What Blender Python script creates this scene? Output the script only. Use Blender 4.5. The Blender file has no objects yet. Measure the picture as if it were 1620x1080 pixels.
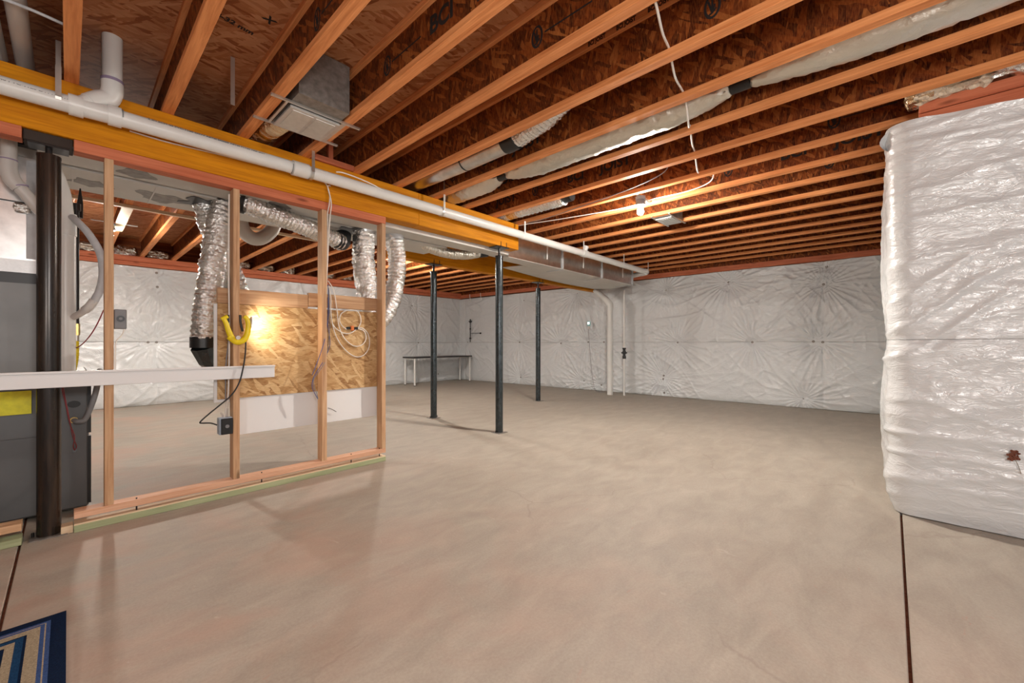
import bpy, bmesh, math, random
import numpy as np
from mathutils import Vector, Matrix, noise as mn

random.seed(7)
S = bpy.context.scene
COL = S.collection
PI = math.pi

# ------------------------------------------------------------------ camera
# world: X runs along the beams, Y along the joists, Z up, metres
CAMH = 1.05
FPX, YH = 649.0, 543.0
YAW = math.atan2(600, 649)
FW = (math.cos(YAW), math.sin(YAW)); RT = (math.sin(YAW), -math.cos(YAW))
cam = bpy.data.cameras.new('camera'); co = bpy.data.objects.new('camera', cam); COL.objects.link(co)
cam.sensor_fit = 'HORIZONTAL'; cam.sensor_width = 36; cam.lens = 36*FPX/1620
cam.shift_y = (YH-540)/1620; cam.clip_start = .02; cam.clip_end = 60
co.location = (0, 0, CAMH); co.rotation_euler = (PI/2, 0, YAW-PI/2)
S.camera = co

def at(px, py, x=None, y=None, z=None):
    "point of the real plane X=x, Y=y or Z=z that the photograph shows at a pixel"
    u = (px-810)/FPX; v = (YH-py)/FPX
    d = (FW[0]+u*RT[0], FW[1]+u*RT[1], v)
    if z is not None: t = (z-CAMH)/d[2]
    elif x is not None: t = x/d[0]
    else: t = y/d[1]
    return Vector((t*d[0], t*d[1], CAMH+t*d[2]))

# ------------------------------------------------------------------ world, lights, exposure
W = bpy.data.worlds.new('world'); S.world = W; W.use_nodes = True
bg = W.node_tree.nodes['Background']; bg.inputs[0].default_value = (.95, .97, 1, 1); bg.inputs[1].default_value = .34
S.view_settings.view_transform = 'Standard'; S.view_settings.look = 'None'
S.view_settings.gamma = 1; S.view_settings.use_curve_mapping = False
S.view_settings.exposure = 1.0

def point(name, loc, watts, col=(1, .86, .70), r=.035):
    l = bpy.data.lights.new(name, 'POINT'); l.energy = watts; l.color = col; l.shadow_soft_size = r
    o = bpy.data.objects.new(name, l); COL.objects.link(o); o.location = loc; return o
def down(name, loc, watts, col, r=.04, ang=168):
    "led bulbs throw most of their light away from the cap, that is downwards"
    l = bpy.data.lights.new(name, 'SPOT'); l.energy = watts; l.color = col; l.shadow_soft_size = r
    l.spot_size = math.radians(ang); l.spot_blend = .5
    o = bpy.data.objects.new(name, l); COL.objects.link(o); o.location = loc; return o
WARM = (1, .93, .84)
BULB1 = (3.86, 1.83, 2.385)
BULB2 = (.335, 6.8, 2.36)
BULB3 = (3.93, 6.45, 2.36)
for B, p, d in ((BULB1, 220, 280), (BULB2, 150, 210), (BULB3, 215, 95)):
    point('bulb_and_fill_light', B, p, WARM); down('bulb_and_fill_light', B, d, WARM)
# soft fill lamps added unseen behind the camera, brightening ceiling and near floor
for B, p in (((.2, -.9, 1.7), 62), ((-1.6, -.2, 1.5), 34)):
    point('bulb_and_fill_light', B, p, (1, .95, .90), .25)

# ------------------------------------------------------------------ materials
MATS = {}
class N:
    def __init__(s, name):
        s.m = bpy.data.materials.new(name); s.m.use_nodes = True; s.t = s.m.node_tree
        s.b = s.t.nodes['Principled BSDF']; MATS[name] = s.m
    def n(s, kind, **k):
        o = s.t.nodes.new(kind)
        for a, v in k.items(): setattr(o, a, v)
        return o
    def l(s, a, b): s.t.links.new(a, b)
    def coord(s): return s.n('ShaderNodeTexCoord').outputs['Object']
    def mapping(s, v, sc=(1, 1, 1), rot=(0, 0, 0)):
        m = s.n('ShaderNodeMapping'); m.inputs['Scale'].default_value = sc; m.inputs['Rotation'].default_value = rot
        s.l(v, m.inputs['Vector']); return m.outputs[0]
    def offs(s, v, amt=9.0):
        oi = s.n('ShaderNodeObjectInfo'); mu = s.n('ShaderNodeMath', operation='MULTIPLY'); mu.inputs[1].default_value = amt
        s.l(oi.outputs['Random'], mu.inputs[0])
        a = s.n('ShaderNodeVectorMath', operation='ADD'); s.l(v, a.inputs[0]); s.l(mu.outputs[0], a.inputs[1]); return a.outputs[0]
    def noise(s, v, scale, detail=3, rough=.55, dist=0):
        o = s.n('ShaderNodeTexNoise'); o.inputs['Scale'].default_value = scale; o.inputs['Detail'].default_value = detail
        o.inputs['Roughness'].default_value = rough; o.inputs['Distortion'].default_value = dist; s.l(v, o.inputs['Vector'])
        return o.outputs['Fac']
    def ramp(s, f, stops, interp='LINEAR'):
        r = s.n('ShaderNodeValToRGB'); r.color_ramp.interpolation = interp
        el = r.color_ramp.elements
        while len(el) < len(stops): el.new(.5)
        for e, (p, c) in zip(el, stops):
            e.position = p; e.color = (c[0], c[1], c[2], 1) if not isinstance(c, (int, float)) else (c, c, c, 1)
        s.l(f, r.inputs[0]); return r.outputs[0]
    def mix(s, f, a, b, mode='MIX'):
        m = s.n('ShaderNodeMix', data_type='RGBA', blend_type=mode)
        for i, v in ((0, f), (6, a), (7, b)):
            if isinstance(v, (int, float)): m.inputs[i].default_value = v
            elif isinstance(v, tuple): m.inputs[i].default_value = (v[0], v[1], v[2], 1)
            else: s.l(v, m.inputs[i])
        return m.outputs[2]
    def base(s, c):
        if isinstance(c, tuple): s.b.inputs['Base Color'].default_value = (c[0], c[1], c[2], 1)
        else: s.l(c, s.b.inputs['Base Color'])
    def set(s, rough=.5, metal=0, spec=.5, coat=0):
        s.b.inputs['Roughness'].default_value = rough; s.b.inputs['Metallic'].default_value = metal
        s.b.inputs['Specular IOR Level'].default_value = spec; s.b.inputs['Coat Weight'].default_value = coat
    def bump(s, h, strength=.3, dist=.01):
        b = s.n('ShaderNodeBump'); b.inputs['Strength'].default_value = strength; b.inputs['Distance'].default_value = dist
        s.l(h, b.inputs['Height']); s.l(b.outputs[0], s.b.inputs['Normal'])

def plain(name, c, rough=.5, metal=0, spec=.5, nz=.06, scale=30, coat=0):
    k = N(name); v = k.coord(); f = k.noise(v, scale, 3)
    lo = tuple(max(0, x*(1-nz)) for x in c); hi = tuple(min(1, x*(1+nz)) for x in c)
    k.base(k.ramp(f, [(.3, lo), (.7, hi)])); k.set(rough, metal, spec, coat); return k.m

def wood(name, axis, dark, light, knots=True, rough=.6):
    k = N(name); v = k.offs(k.coord())
    sc = [26, 26, 26]; sc[axis] = 1.6
    g = k.noise(k.mapping(v, tuple(sc)), 1.6, 5, .6, .6)
    sc2 = [120, 120, 120]; sc2[axis] = 4
    g2 = k.noise(k.mapping(v, tuple(sc2)), 1.0, 2)
    big = k.noise(v, 1.7, 2)
    c = k.ramp(g, [(.30, dark), (.62, light)])
    c = k.mix(.25, c, k.ramp(g2, [(.35, dark), (.65, light)]))
    c = k.mix(k.ramp(big, [(.35, 0.), (.75, .35)]), c, tuple(x*.72 for x in dark))
    if knots:
        sc3 = [9, 9, 9]; sc3[axis] = 2.6
        vo = k.n('ShaderNodeTexVoronoi'); vo.inputs['Scale'].default_value = 1; k.l(k.mapping(v, tuple(sc3)), vo.inputs['Vector'])
        c = k.mix(k.ramp(vo.outputs['Distance'], [(.06, .75), (.15, 0.)]), c, tuple(x*.35 for x in dark))
    k.base(c); k.set(rough, 0, .18); k.bump(g2, .15, .002); return k.m

def osb(name, axes, cols, stamp=None, vert=False, rough=.62, scale=1.0):
    "strand board: three overlapping layers of long flakes turned different ways"
    k = N(name); v = k.offs(k.coord(), 3.0)
    sp = k.n('ShaderNodeSeparateXYZ'); k.l(v, sp.inputs[0])
    cb = k.n('ShaderNodeCombineXYZ')
    k.l(sp.outputs[axes[0]], cb.inputs[0]); k.l(sp.outputs[axes[1]], cb.inputs[1])
    p = cb.outputs[0]
    warp = k.n('ShaderNodeTexNoise'); warp.inputs['Scale'].default_value = 9; k.l(p, warp.inputs['Vector'])
    ad = k.n('ShaderNodeMix', data_type='VECTOR'); ad.inputs[0].default_value = .018
    k.l(p, ad.inputs[4]); k.l(warp.outputs['Color'], ad.inputs[5]); p = ad.outputs[1]
    base = PI/2 if vert else 0
    c = None; hh = None
    for i, (a, th) in enumerate(((.1, 0), (-.5, .5), (.45, .5), (-.15, .55), (.95, .7))):
        vo = k.n('ShaderNodeTexVoronoi', voronoi_dimensions='2D'); vo.inputs['Scale'].default_value = 1
        vo.inputs['Randomness'].default_value = 1
        r = k.n('ShaderNodeVectorRotate', rotation_type='Z_AXIS'); r.inputs['Angle'].default_value = base+a; k.l(p, r.inputs['Vector'])
        k.l(k.mapping(r.outputs[0], ((9+i*1.4)*scale, (56+i*7)*scale, 1)), vo.inputs['Vector'])
        sc = k.n('ShaderNodeSeparateColor'); k.l(vo.outputs['Color'], sc.inputs[0])
        ci = k.ramp(sc.outputs[0], cols)
        if c is None: c, hh = ci, sc.outputs[1]
        else:
            gt = k.n('ShaderNodeMath', operation='GREATER_THAN'); gt.inputs[1].default_value = th; k.l(sc.outputs[2], gt.inputs[0])
            c = k.mix(gt.outputs[0], c, ci)
            hm = k.n('ShaderNodeMix', data_type='FLOAT'); k.l(gt.outputs[0], hm.inputs[0]); k.l(hh, hm.inputs[2]); k.l(sc.outputs[1], hm.inputs[3]); hh = hm.outputs[0]
    fine = k.noise(k.mapping(p, (30, 160, 1) if not vert else (160, 30, 1)), 1, 3)
    c = k.mix(.35, c, k.ramp(fine, [(.35, cols[0][1]), (.7, cols[-1][1])]), 'MIX')
    k.base(c); k.set(rough, 0, .15); k.bump(hh, .3, .004); return k.m

# framing lumber, LVL, pink-stained plates
for ax in (0, 1, 2):
    wood('stud_wood_%d' % ax, ax, (.44, .23, .115), (.72, .48, .29))
    wood('red_lumber_%d' % ax, ax, (.48, .12, .055), (.68, .23, .12))
wood('flange_wood', 1, (.58, .185, .055), (.93, .40, .155), False)
wood('beam_wood', 0, (.50, .16, .003), (.76, .31, .006), False, .6)
wood('treated_wood', 0, (.32, .36, .20), (.46, .50, .30), False)
wood('pale_wood', 0, (.68, .50, .32), (.82, .66, .46), False)
WEB = [(0, (.03, .004, .0015)), (.35, (.11, .019, .004)), (.75, (.24, .050, .008)), (1, (.40, .130, .032))]
osb('web_osb', (1, 2), WEB, vert=True, scale=.62)
osb('subfloor_osb', (0, 1), [(0, (.26, .075, .025)), (.35, (.55, .235, .10)), (.8, (.74, .39, .20)), (1, (.42, .145, .05))], scale=.6)
osb('board_osb', (0, 2), [(0, (.28, .13, .045)), (.3, (.50, .29, .12)), (.7, (.66, .43, .21)), (1, (.76, .55, .30))], scale=.55)
plain('black_ink', (.012, .009, .008), .8, nz=0)
plain('pvc', (.76, .76, .74), .32, nz=.03, scale=6)
plain('pvc_gray', (.60, .57, .54), .4, nz=.04, scale=6)
plain('purple_primer', (.30, .24, .36), .5)
plain('print_gray', (.25, .25, .25), .6)
plain('galvanized', (.62, .62, .61), .28, 1, nz=.14, scale=14)
plain('strap_metal', (.62, .60, .56), .35, .9)
plain('dark_steel', (.06, .072, .078), .26, .7, nz=.3, scale=18)
plain('black_steel', (.02, .018, .018), .3, .3)
plain('furnace_gray', (.115, .12, .125), .42, .2, nz=.08, scale=5)
plain('coil_gray', (.20, .205, .205), .45, .2, nz=.1, scale=5)
plain('black_plastic', (.012, .012, .013), .38)
plain('rubber', (.018, .018, .02), .5)
plain('hose_gray', (.50, .51, .53), .55, nz=.1, scale=20)
plain('duct_mastic', (.60, .58, .54), .5, .1, nz=.05, scale=5)
plain('mastic_patch', (.26, .24, .22), .5, .5, nz=.3, scale=25)
plain('white_board', (.80, .81, .82), .35, nz=.015, scale=3)
plain('white_cable', (.82, .78, .72), .45)
plain('blue_wire', (.08, .10, .26), .45)
plain('gray_wire', (.25, .24, .25), .5)
plain('red_wire', (.25, .03, .035), .5)
plain('brass', (.55, .38, .14), .3, .9)
plain('yellow_paint', (.86, .66, .01), .38)
plain('yellow_label', (.72, .67, .02), .5, nz=.1)
plain('blue_plastic', (.35, .42, .50), .5)
plain('gray_plastic', (.20, .20, .21), .5)
plain('orange_plastic', (.75, .20, .05), .45)
plain('fixture_gray', (.22, .25, .29), .5)
plain('table_black', (.022, .018, .02), .35)
plain('white_paint', (.82, .82, .80), .35)
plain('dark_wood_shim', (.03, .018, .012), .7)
plain('fiberglass', (.62, .52, .40), .9, nz=.3, scale=60)
plain('cardboard', (.45, .32, .2), .8)
plain('dry_leaf', (.17, .055, .03), .7, nz=.4, scale=200)
plain('leaf_stalk', (.30, .27, .22), .8)
plain('teal_plastic', (.35, .62, .64), .3)
plain('tape_white', (.80, .82, .83), .35, .2, nz=.05, scale=90)

def steelcol():
    k = N('rusty_steel'); v = k.coord()
    f = k.noise(k.mapping(v, (14, 14, 1.2)), 1.5, 5, .65)
    k.base(k.ramp(f, [(.35, (.010, .009, .009)), (.55, (.035, .024, .018)), (.75, (.075, .045, .025))]))
    k.set(.25, .35, .6); k.bump(f, .15, .004)
steelcol()

def foil(name, tint, scale, strength, rough=.22):
    k = N(name); v = k.coord()
    vo = k.n('ShaderNodeTexVoronoi', feature='F1'); vo.inputs['Scale'].default_value = scale; k.l(v, vo.inputs['Vector'])
    n2 = k.noise(v, scale*1.7, 4, .6, .8)
    a = k.n('ShaderNodeMath', operation='ADD'); k.l(vo.outputs['Distance'], a.inputs[0]); k.l(n2, a.inputs[1])
    k.base(tint); k.set(rough, 1, .5); k.bump(a.outputs[0], strength, .012)
foil('foil', (.80, .79, .77), 45, .55, .26)
foil('foil_soft', (.72, .69, .62), 30, .35, .42)
foil('foil_gold', (.72, .55, .36), 40, .45, .25)
foil('foil_crumple', (.80, .76, .70), 25, .9, .2)

def plastic_sheet():
    k = N('poly_sheet'); v = k.coord()
    n1 = k.noise(k.mapping(v, (1, 1, 2.2)), 11, 4, .6, 1.2); n2 = k.noise(v, 70, 2)
    a = k.n('ShaderNodeMath', operation='MULTIPLY_ADD'); k.l(n2, a.inputs[0]); a.inputs[1].default_value = .10; k.l(n1, a.inputs[2])
    big = k.noise(v, 1.1, 2)
    k.base(k.ramp(big, [(.3, (.70, .725, .74)), (.7, (.755, .78, .795))]))
    k.set(.2, 0, .75); k.bump(a.outputs[0], .55, .014)
    k.b.inputs['Subsurface Weight'].default_value = 0
plastic_sheet()
wood('salmon_wood', 0, (.60, .30, .17), (.80, .50, .34), False)

def concrete():
    k = N('concrete'); v = k.coord()
    big = k.noise(v, .55, 4, .6, .4); mid = k.noise(k.mapping(v, (1, 2.2, 1)), 3.2, 5, .65, .5); fine = k.noise(v, 95, 4, .7)
    c = k.ramp(big, [(.28, (.30, .258, .205)), (.5, (.38, .340, .283)), (.72, (.35, .312, .262))])
    c = k.mix(.62, c, k.ramp(mid, [(.3, (.285, .243, .20)), (.7, (.475, .43, .362))]))
    c = k.mix(.12, c, k.ramp(fine, [(.35, (.26, .22, .19)), (.65, (.64, .58, .52))]))
    # pink chalk dust, stronger on the left part of the slab
    sx = k.n('ShaderNodeSeparateXYZ'); k.l(v, sx.inputs[0])
    gx = k.n('ShaderNodeMapRange'); gx.inputs[1].default_value = 2.6; gx.inputs[2].default_value = .2; k.l(sx.outputs[0], gx.inputs[0])
    pn = k.noise(v, 1.5, 4, .62, .6)
    m1 = k.n('ShaderNodeMath', operation='MULTIPLY'); k.l(k.ramp(pn, [(.44, 0.), (.70, .62)]), m1.inputs[0]); k.l(gx.outputs[0], m1.inputs[1])
    c = k.mix(m1.outputs[0], c, (.50, .31, .235))
    st = k.noise(k.mapping(v, (3, 9, 1), (0, 0, .6)), 1.3, 5, .7, 1.5)
    c = k.mix(k.ramp(st, [(.66, 0.), (.76, .5)]), c, (.50, .22, .15))
    # pale scuffs and hairline cracks
    sc = k.noise(k.mapping(v, (6, 2, 1), (0, 0, -.5)), 2, 4, .7, 2)
    c = k.mix(k.ramp(sc, [(.66, 0.), (.8, .4)]), c, (.68, .63, .57))
    vo = k.n('ShaderNodeTexVoronoi', feature='DISTANCE_TO_EDGE'); vo.inputs['Scale'].default_value = .55
    wn = k.n('ShaderNodeTexNoise'); wn.inputs['Scale'].default_value = 5; wn.inputs['Detail'].default_value = 5; k.l(v, wn.inputs['Vector'])
    mx = k.n('ShaderNodeMix', data_type='VECTOR'); mx.inputs[0].default_value = .16; k.l(v, mx.inputs[4]); k.l(wn.outputs['Color'], mx.inputs[5])
    k.l(mx.outputs[1], vo.inputs['Vector'])
    gate = k.noise(v, .9, 2)
    g2 = k.n('ShaderNodeMath', operation='MULTIPLY'); k.l(k.ramp(vo.outputs['Distance'], [(.0, .3), (.0022, 0.)]), g2.inputs[0]); k.l(k.ramp(gate, [(.5, 0.), (.56, 1.)]), g2.inputs[1])
    c = k.mix(g2.outputs[0], c, (.22, .17, .14))
    k.base(c)
    k.l(k.ramp(mid, [(.3, .55), (.7, .75)]), k.b.inputs['Roughness']); k.b.inputs['Specular IOR Level'].default_value = .35
    k.bump(k.mix(.5, mid, fine), .10, .006)
concrete()
plain('joint_dirt', (.24, .085, .045), .9, nz=.3, scale=60)
plain('foundation', (.42, .40, .38), .9, nz=.15, scale=8)

def grille_mat():
    plain('grille_metal', (.60, .60, .58), .4, .55)
    plain('grille_dark', (.12, .12, .12), .6)
grille_mat()

def emis(name, c, s):
    k = N(name); k.base((.9, .9, .9)); k.b.inputs['Emission Color'].default_value = (*c, 1); k.b.inputs['Emission Strength'].default_value = s
emis('bulb_glow', (1, .95, .88), 60)
emis('lamp_disc', (1, .93, .8), 3)
for nm, c in (('rug_navy', (.004, .014, .045)), ('rug_blue', (.05, .10, .26)), ('rug_cream', (.40, .34, .24)), ('rug_mid', (.012, .055, .14))):
    k = N(nm); v = k.coord(); f = k.noise(v, 260, 3, .7)
    k.base(k.ramp(f, [(.3, tuple(x*.6 for x in c)), (.7, tuple(min(1, x*1.3) for x in c))])); k.set(.95, 0, .1); k.bump(f, .8, .004)

# ------------------------------------------------------------------ mesh helpers
class MB:
    def __init__(s): s.v = []; s.f = []; s.smooth = False
    def box(s, x0, x1, y0, y1, z0, z1):
        i = len(s.v)
        s.v += [(x0, y0, z0), (x1, y0, z0), (x1, y1, z0), (x0, y1, z0), (x0, y0, z1), (x1, y0, z1), (x1, y1, z1), (x0, y1, z1)]
        s.f += [(i, i+3, i+2, i+1), (i+4, i+5, i+6, i+7), (i, i+1, i+5, i+4), (i+1, i+2, i+6, i+5), (i+2, i+3, i+7, i+6), (i+3, i, i+4, i+7)]
        return s
    def lumber(s, x0, x1, y0, y1, z0, z1, c=.004):
        "box with chamfered edges"
        i = len(s.v); P = ((x0, x1), (y0, y1), (z0, z1))
        b = bmesh.new(); bmesh.ops.create_cube(b, size=1)
        for w in b.verts: w.co = Vector([P[k][0] if w.co[k] < 0 else P[k][1] for k in range(3)])
        bmesh.ops.bevel(b, geom=b.edges[:], offset=c, segments=1, affect='EDGES')
        return s.add_bm(b)
    def add_bm(s, b, M=None):
        i = len(s.v); b.verts.index_update()
        for w in b.verts: s.v.append(tuple(M @ w.co if M else w.co))
        for f in b.faces: s.f.append(tuple(i+w.index for w in f.verts))
        b.free(); return s
    def tube(s, pts, r, seg=12, sub=1, wob=0, rib=0, ribn=0, cap=True, squash=1.0, seed=0, rfun=None):
        P = [Vector(p) for p in pts]
        if sub > 1: P = spline(P, sub)
        L = [0]
        for a, b in zip(P, P[1:]): L.append(L[-1]+(b-a).length)
        n0 = None; i0 = len(s.v); prev = None
        for k, p in enumerate(P):
            t = (P[min(k+1, len(P)-1)]-P[max(k-1, 0)]).normalized()
            if n0 is None:
                up = Vector((0, 0, 1)) if abs(t.z) < .9 else Vector((0, 1, 0)); n0 = up.cross(t).normalized()
            n0 = (n0-t*n0.dot(t)).normalized(); bb = t.cross(n0)
            q = L[k]/L[-1]
            for j in range(seg):
                a = 2*PI*j/seg
                rr = (rfun(q) if rfun else r)
                if rib: rr += rib*math.sin(2*PI*L[k]*ribn)
                if wob: rr += wob*mn.noise(Vector((math.cos(a)*2.2+seed, math.sin(a)*2.2, L[k]*14)))+wob*.7*mn.noise(Vector((math.cos(a)*6+seed, math.sin(a)*6, L[k]*38)))
                s.v.append(tuple(p+n0*math.cos(a)*rr+bb*math.sin(a)*rr*squash))
        for k in range(len(P)-1):
            for j in range(seg):
                a = i0+k*seg+j; b = i0+k*seg+(j+1) % seg
                s.f.append((a, b, b+seg, a+seg))
        if cap:
            s.f.append(tuple(i0+j for j in range(seg))[::-1]); e = i0+(len(P)-1)*seg; s.f.append(tuple(e+j for j in range(seg)))
        s.smooth = True; return s
    def prism(s, outline, z0, z1):
        n = len(outline); i = len(s.v)
        s.v += [(x, y, z0) for x, y in outline]+[(x, y, z1) for x, y in outline]
        s.f.append(tuple(range(i, i+n))[::-1]); s.f.append(tuple(range(i+n, i+2*n)))
        for j in range(n): k = (j+1) % n; s.f.append((i+j, i+k, i+n+k, i+n+j))
        return s
    def grid(s, F, nu, nv):
        i = len(s.v)
        for a in range(nu+1):
            for b in range(nv+1): s.v.append(tuple(F(a/nu, b/nv)))
        for a in range(nu):
            for b in range(nv):
                k = i+a*(nv+1)+b; s.f.append((k, k+nv+1, k+nv+2, k+1))
        s.smooth = True; return s
    def build(s, name, mat, parent=None, org=None):
        o_ = Vector(org) if org is not None else (Vector(parent.location) if parent is not None and parent.type == 'EMPTY' else Vector((0, 0, 0)))
        if parent is not None and org is None and parent.type != 'EMPTY': o_ = Vector(parent['_org'])
        me = bpy.data.meshes.new(name); me.from_pydata([tuple(Vector(v)-o_) for v in s.v], [], s.f); me.validate()
        b = bmesh.new(); b.from_mesh(me); bmesh.ops.recalc_face_normals(b, faces=b.faces); b.to_mesh(me); b.free()
        if s.smooth:
            me.shade_smooth()
            try: me.set_sharp_from_angle(angle=math.radians(48))
            except Exception: pass
        me.materials.append(MATS[mat])
        ob = bpy.data.objects.new(name, me); COL.objects.link(ob)
        ob['_org'] = tuple(o_)
        if parent is not None: ob.parent = parent
        else: ob.location = o_
        return ob

def spline(P, sub):
    out = []
    n = len(P)
    for i in range(n-1):
        p0 = P[max(i-1, 0)]; p1 = P[i]; p2 = P[i+1]; p3 = P[min(i+2, n-1)]
        for k in range(sub):
            t = k/sub
            out.append(.5*((2*p1)+(-p0+p2)*t+(2*p0-5*p1+4*p2-p3)*t*t+(-p0+3*p1-3*p2+p3)*t**3))
    out.append(P[-1]); return out

def thing(name, loc, label, cat, group=None):
    o = bpy.data.objects.new(name, None); COL.objects.link(o); o.location = loc
    o.empty_display_size = .1
    o['label'] = label; o['category'] = cat
    if group: o['group'] = group
    return o
def tag(o, label, cat, group=None):
    o['label'] = label; o['category'] = cat
    if group: o['group'] = group
    return o
def struct(o): o['kind'] = 'structure'; return o
def sroot(name):
    o = bpy.data.objects.new(name, None); COL.objects.link(o); o['kind'] = 'structure'; return o
def share(src, name, parent, loc):
    c = src.copy(); c.name = name; COL.objects.link(c); c.parent = parent; c.location = loc; return c
def text(body, size, parent, mat, M, name='printed_lettering', ext=.0006, squeeze=1.0):
    cu = bpy.data.curves.new(name, 'FONT'); cu.body = body; cu.size = size; cu.extrude = ext; cu.align_x = 'CENTER'; cu.align_y = 'CENTER'
    cu.offset = size*.03
    t = bpy.data.objects.new('tmp', cu); COL.objects.link(t)
    bpy.context.view_layer.update()
    me = bpy.data.meshes.new_from_object(t.evaluated_get(bpy.context.evaluated_depsgraph_get()))
    bpy.data.objects.remove(t); me.transform(Matrix.Diagonal((squeeze, 1, 1, 1)))
    me.materials.clear(); me.materials.append(MATS[mat]); me.transform(M)
    o = bpy.data.objects.new(name, me); COL.objects.link(o); o.parent = parent; return o

# ------------------------------------------------------------------ floor: slabs parted by control joints
GX, GY, g = -.172, -.045, .005
floor = struct(MB().box(-3, 8.6, -3.2, 9.6, -.14, -.022).build('floor', 'joint_dirt'))
for x0, x1, y0, y1 in ((-3, GX-g, GY+g, 9.6), (GX+g, 8.6, GY+g, 9.6), (-3, GX-g, -3.2, GY-g), (GX+g, 8.6, -3.2, GY-g)):
    MB().lumber(x0, x1, y0, y1, -.022, 0, .003).build('slab', 'concrete', floor, org=(0, 0, 0))

# ------------------------------------------------------------------ ceiling: subfloor sheets
ceiling = struct(MB().box(-3, 8.6, -3.2, 9.6, 2.812, 2.86).build('ceiling', 'foundation'))
ys = [-3.2, -1.97, -.75, .47, 1.69, 2.91, 4.13, 5.35, 6.57, 7.79, 9.01, 9.6]
for j in range(len(ys)-1):
    off = 1.2 if j % 2 else 0
    xs = [-3]+[x for x in (-1.62+off, .82+off, 3.26+off, 5.7+off) if x < 8.6]+[8.6]
    for a, b in zip(xs, xs[1:]):
        dz = random.uniform(-.001, .0015)
        MB().box(a+.002, b-.002, ys[j]+.002, ys[j+1]-.002, 2.792+dz, 2.812).build('subfloor_panel', 'subfloor_osb', ceiling, org=(0, 0, 0))

# ------------------------------------------------------------------ insulated walls
rng = np.random.default_rng(3)
def vnoise(x, y, seed):
    "smooth value noise"
    r = np.random.default_rng(seed); T = r.random((64, 64))
    xi = np.floor(x).astype(int); yi = np.floor(y).astype(int); fx = x-xi; fy = y-yi
    fx = fx*fx*(3-2*fx); fy = fy*fy*(3-2*fy)
    g_ = lambda a, b: T[a % 64, b % 64]
    return (g_(xi, yi)*(1-fx)+g_(xi+1, yi)*fx)*(1-fy)+(g_(xi, yi+1)*(1-fx)+g_(xi+1, yi+1)*fx)*fy-.5

def sheet_height(s, z, pins, seam, vseams, amp=1.0, hor=0.0):
    h = .055+.03*vnoise(s*1.1, z*1.1, 1)
    # pull-in at pins with radiating creases
    for i, (ps, pz) in enumerate(pins):
        dx = s-ps; dz = z-pz; d = np.sqrt(dx*dx+dz*dz)+1e-4
        th = np.arctan2(dz, dx)
        h -= .055*np.exp(-(d/.16)**1.0)*amp
        n = 22+(i*7) % 13
        ph = th*n/2+1.6*vnoise(th*2.2+i*7, d*3, 11+i)+i
        cre = (1-np.abs(np.sin(ph)))**1.3
        w = .5+1.2*vnoise(th*1.9+i*3.1, d*0+i, 40+i)
        h += amp*.038*cre*np.clip(w+.35, 0, 1.4)*np.exp(-d/.42)*np.clip(d/.06, 0, 1)
    # horizontal seam
    ds = np.abs(z-seam)
    h -= .028*np.exp(-ds/.05)*amp
    h += amp*.010*(1-np.abs(np.sin(s*21+3*vnoise(s*2.5, z*2, 5))))**2*np.exp(-ds/.22)*np.clip(.5+2*vnoise(s*1.4, z*0, 9), 0, 1)
    for q in vseams:
        h -= .022*np.exp(-np.abs(s-q)/.03)
    # free creases
    wx = s+.28*vnoise(s*1.6, z*1.6, 21); wz = z+.28*vnoise(s*1.6, z*1.6, 22)
    for a, fr, am, sd in ((.5, 6.5, .022, 31), (-.9, 8.5, .017, 32), (1.5, 7.5, .020, 33), (2.3, 13, .012, 34), (1.1, 18, .009, 35), (-.3, 26, .006, 36)):
        u = wx*math.cos(a)+wz*math.sin(a); v = -wx*math.sin(a)+wz*math.cos(a)
        r1 = 1-np.abs(2*vnoise(u*fr*.5, v*fr*.16, sd))*2
        h += amp*am*np.clip(r1, 0, 1)**3*np.clip(.55+1.6*vnoise(s*1.3, z*1.3, sd+50), 0, 1.2)
    if hor:
        for a, fr, am, sd in ((.10, 12, .018, 61), (-.16, 18, .012, 62), (.32, 9, .016, 63), (.02, 30, .005, 64)):
            u = wx*math.cos(a)+wz*math.sin(a); v = -wx*math.sin(a)+wz*math.cos(a)
            r1 = 1-np.abs(2*vnoise(u*fr*.11, v*fr*.7, sd))*2
            h += hor*am*np.clip(r1, 0, 1)**2*(np.clip(1+(s-60)*2.5, .3, 1) if True else 1)
    # tuck at bottom and top
    h -= .04*np.exp(-z/.05)
    h += .006*vnoise(s*9, z*9, 71)
    return np.clip(h, .004, None)

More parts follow.
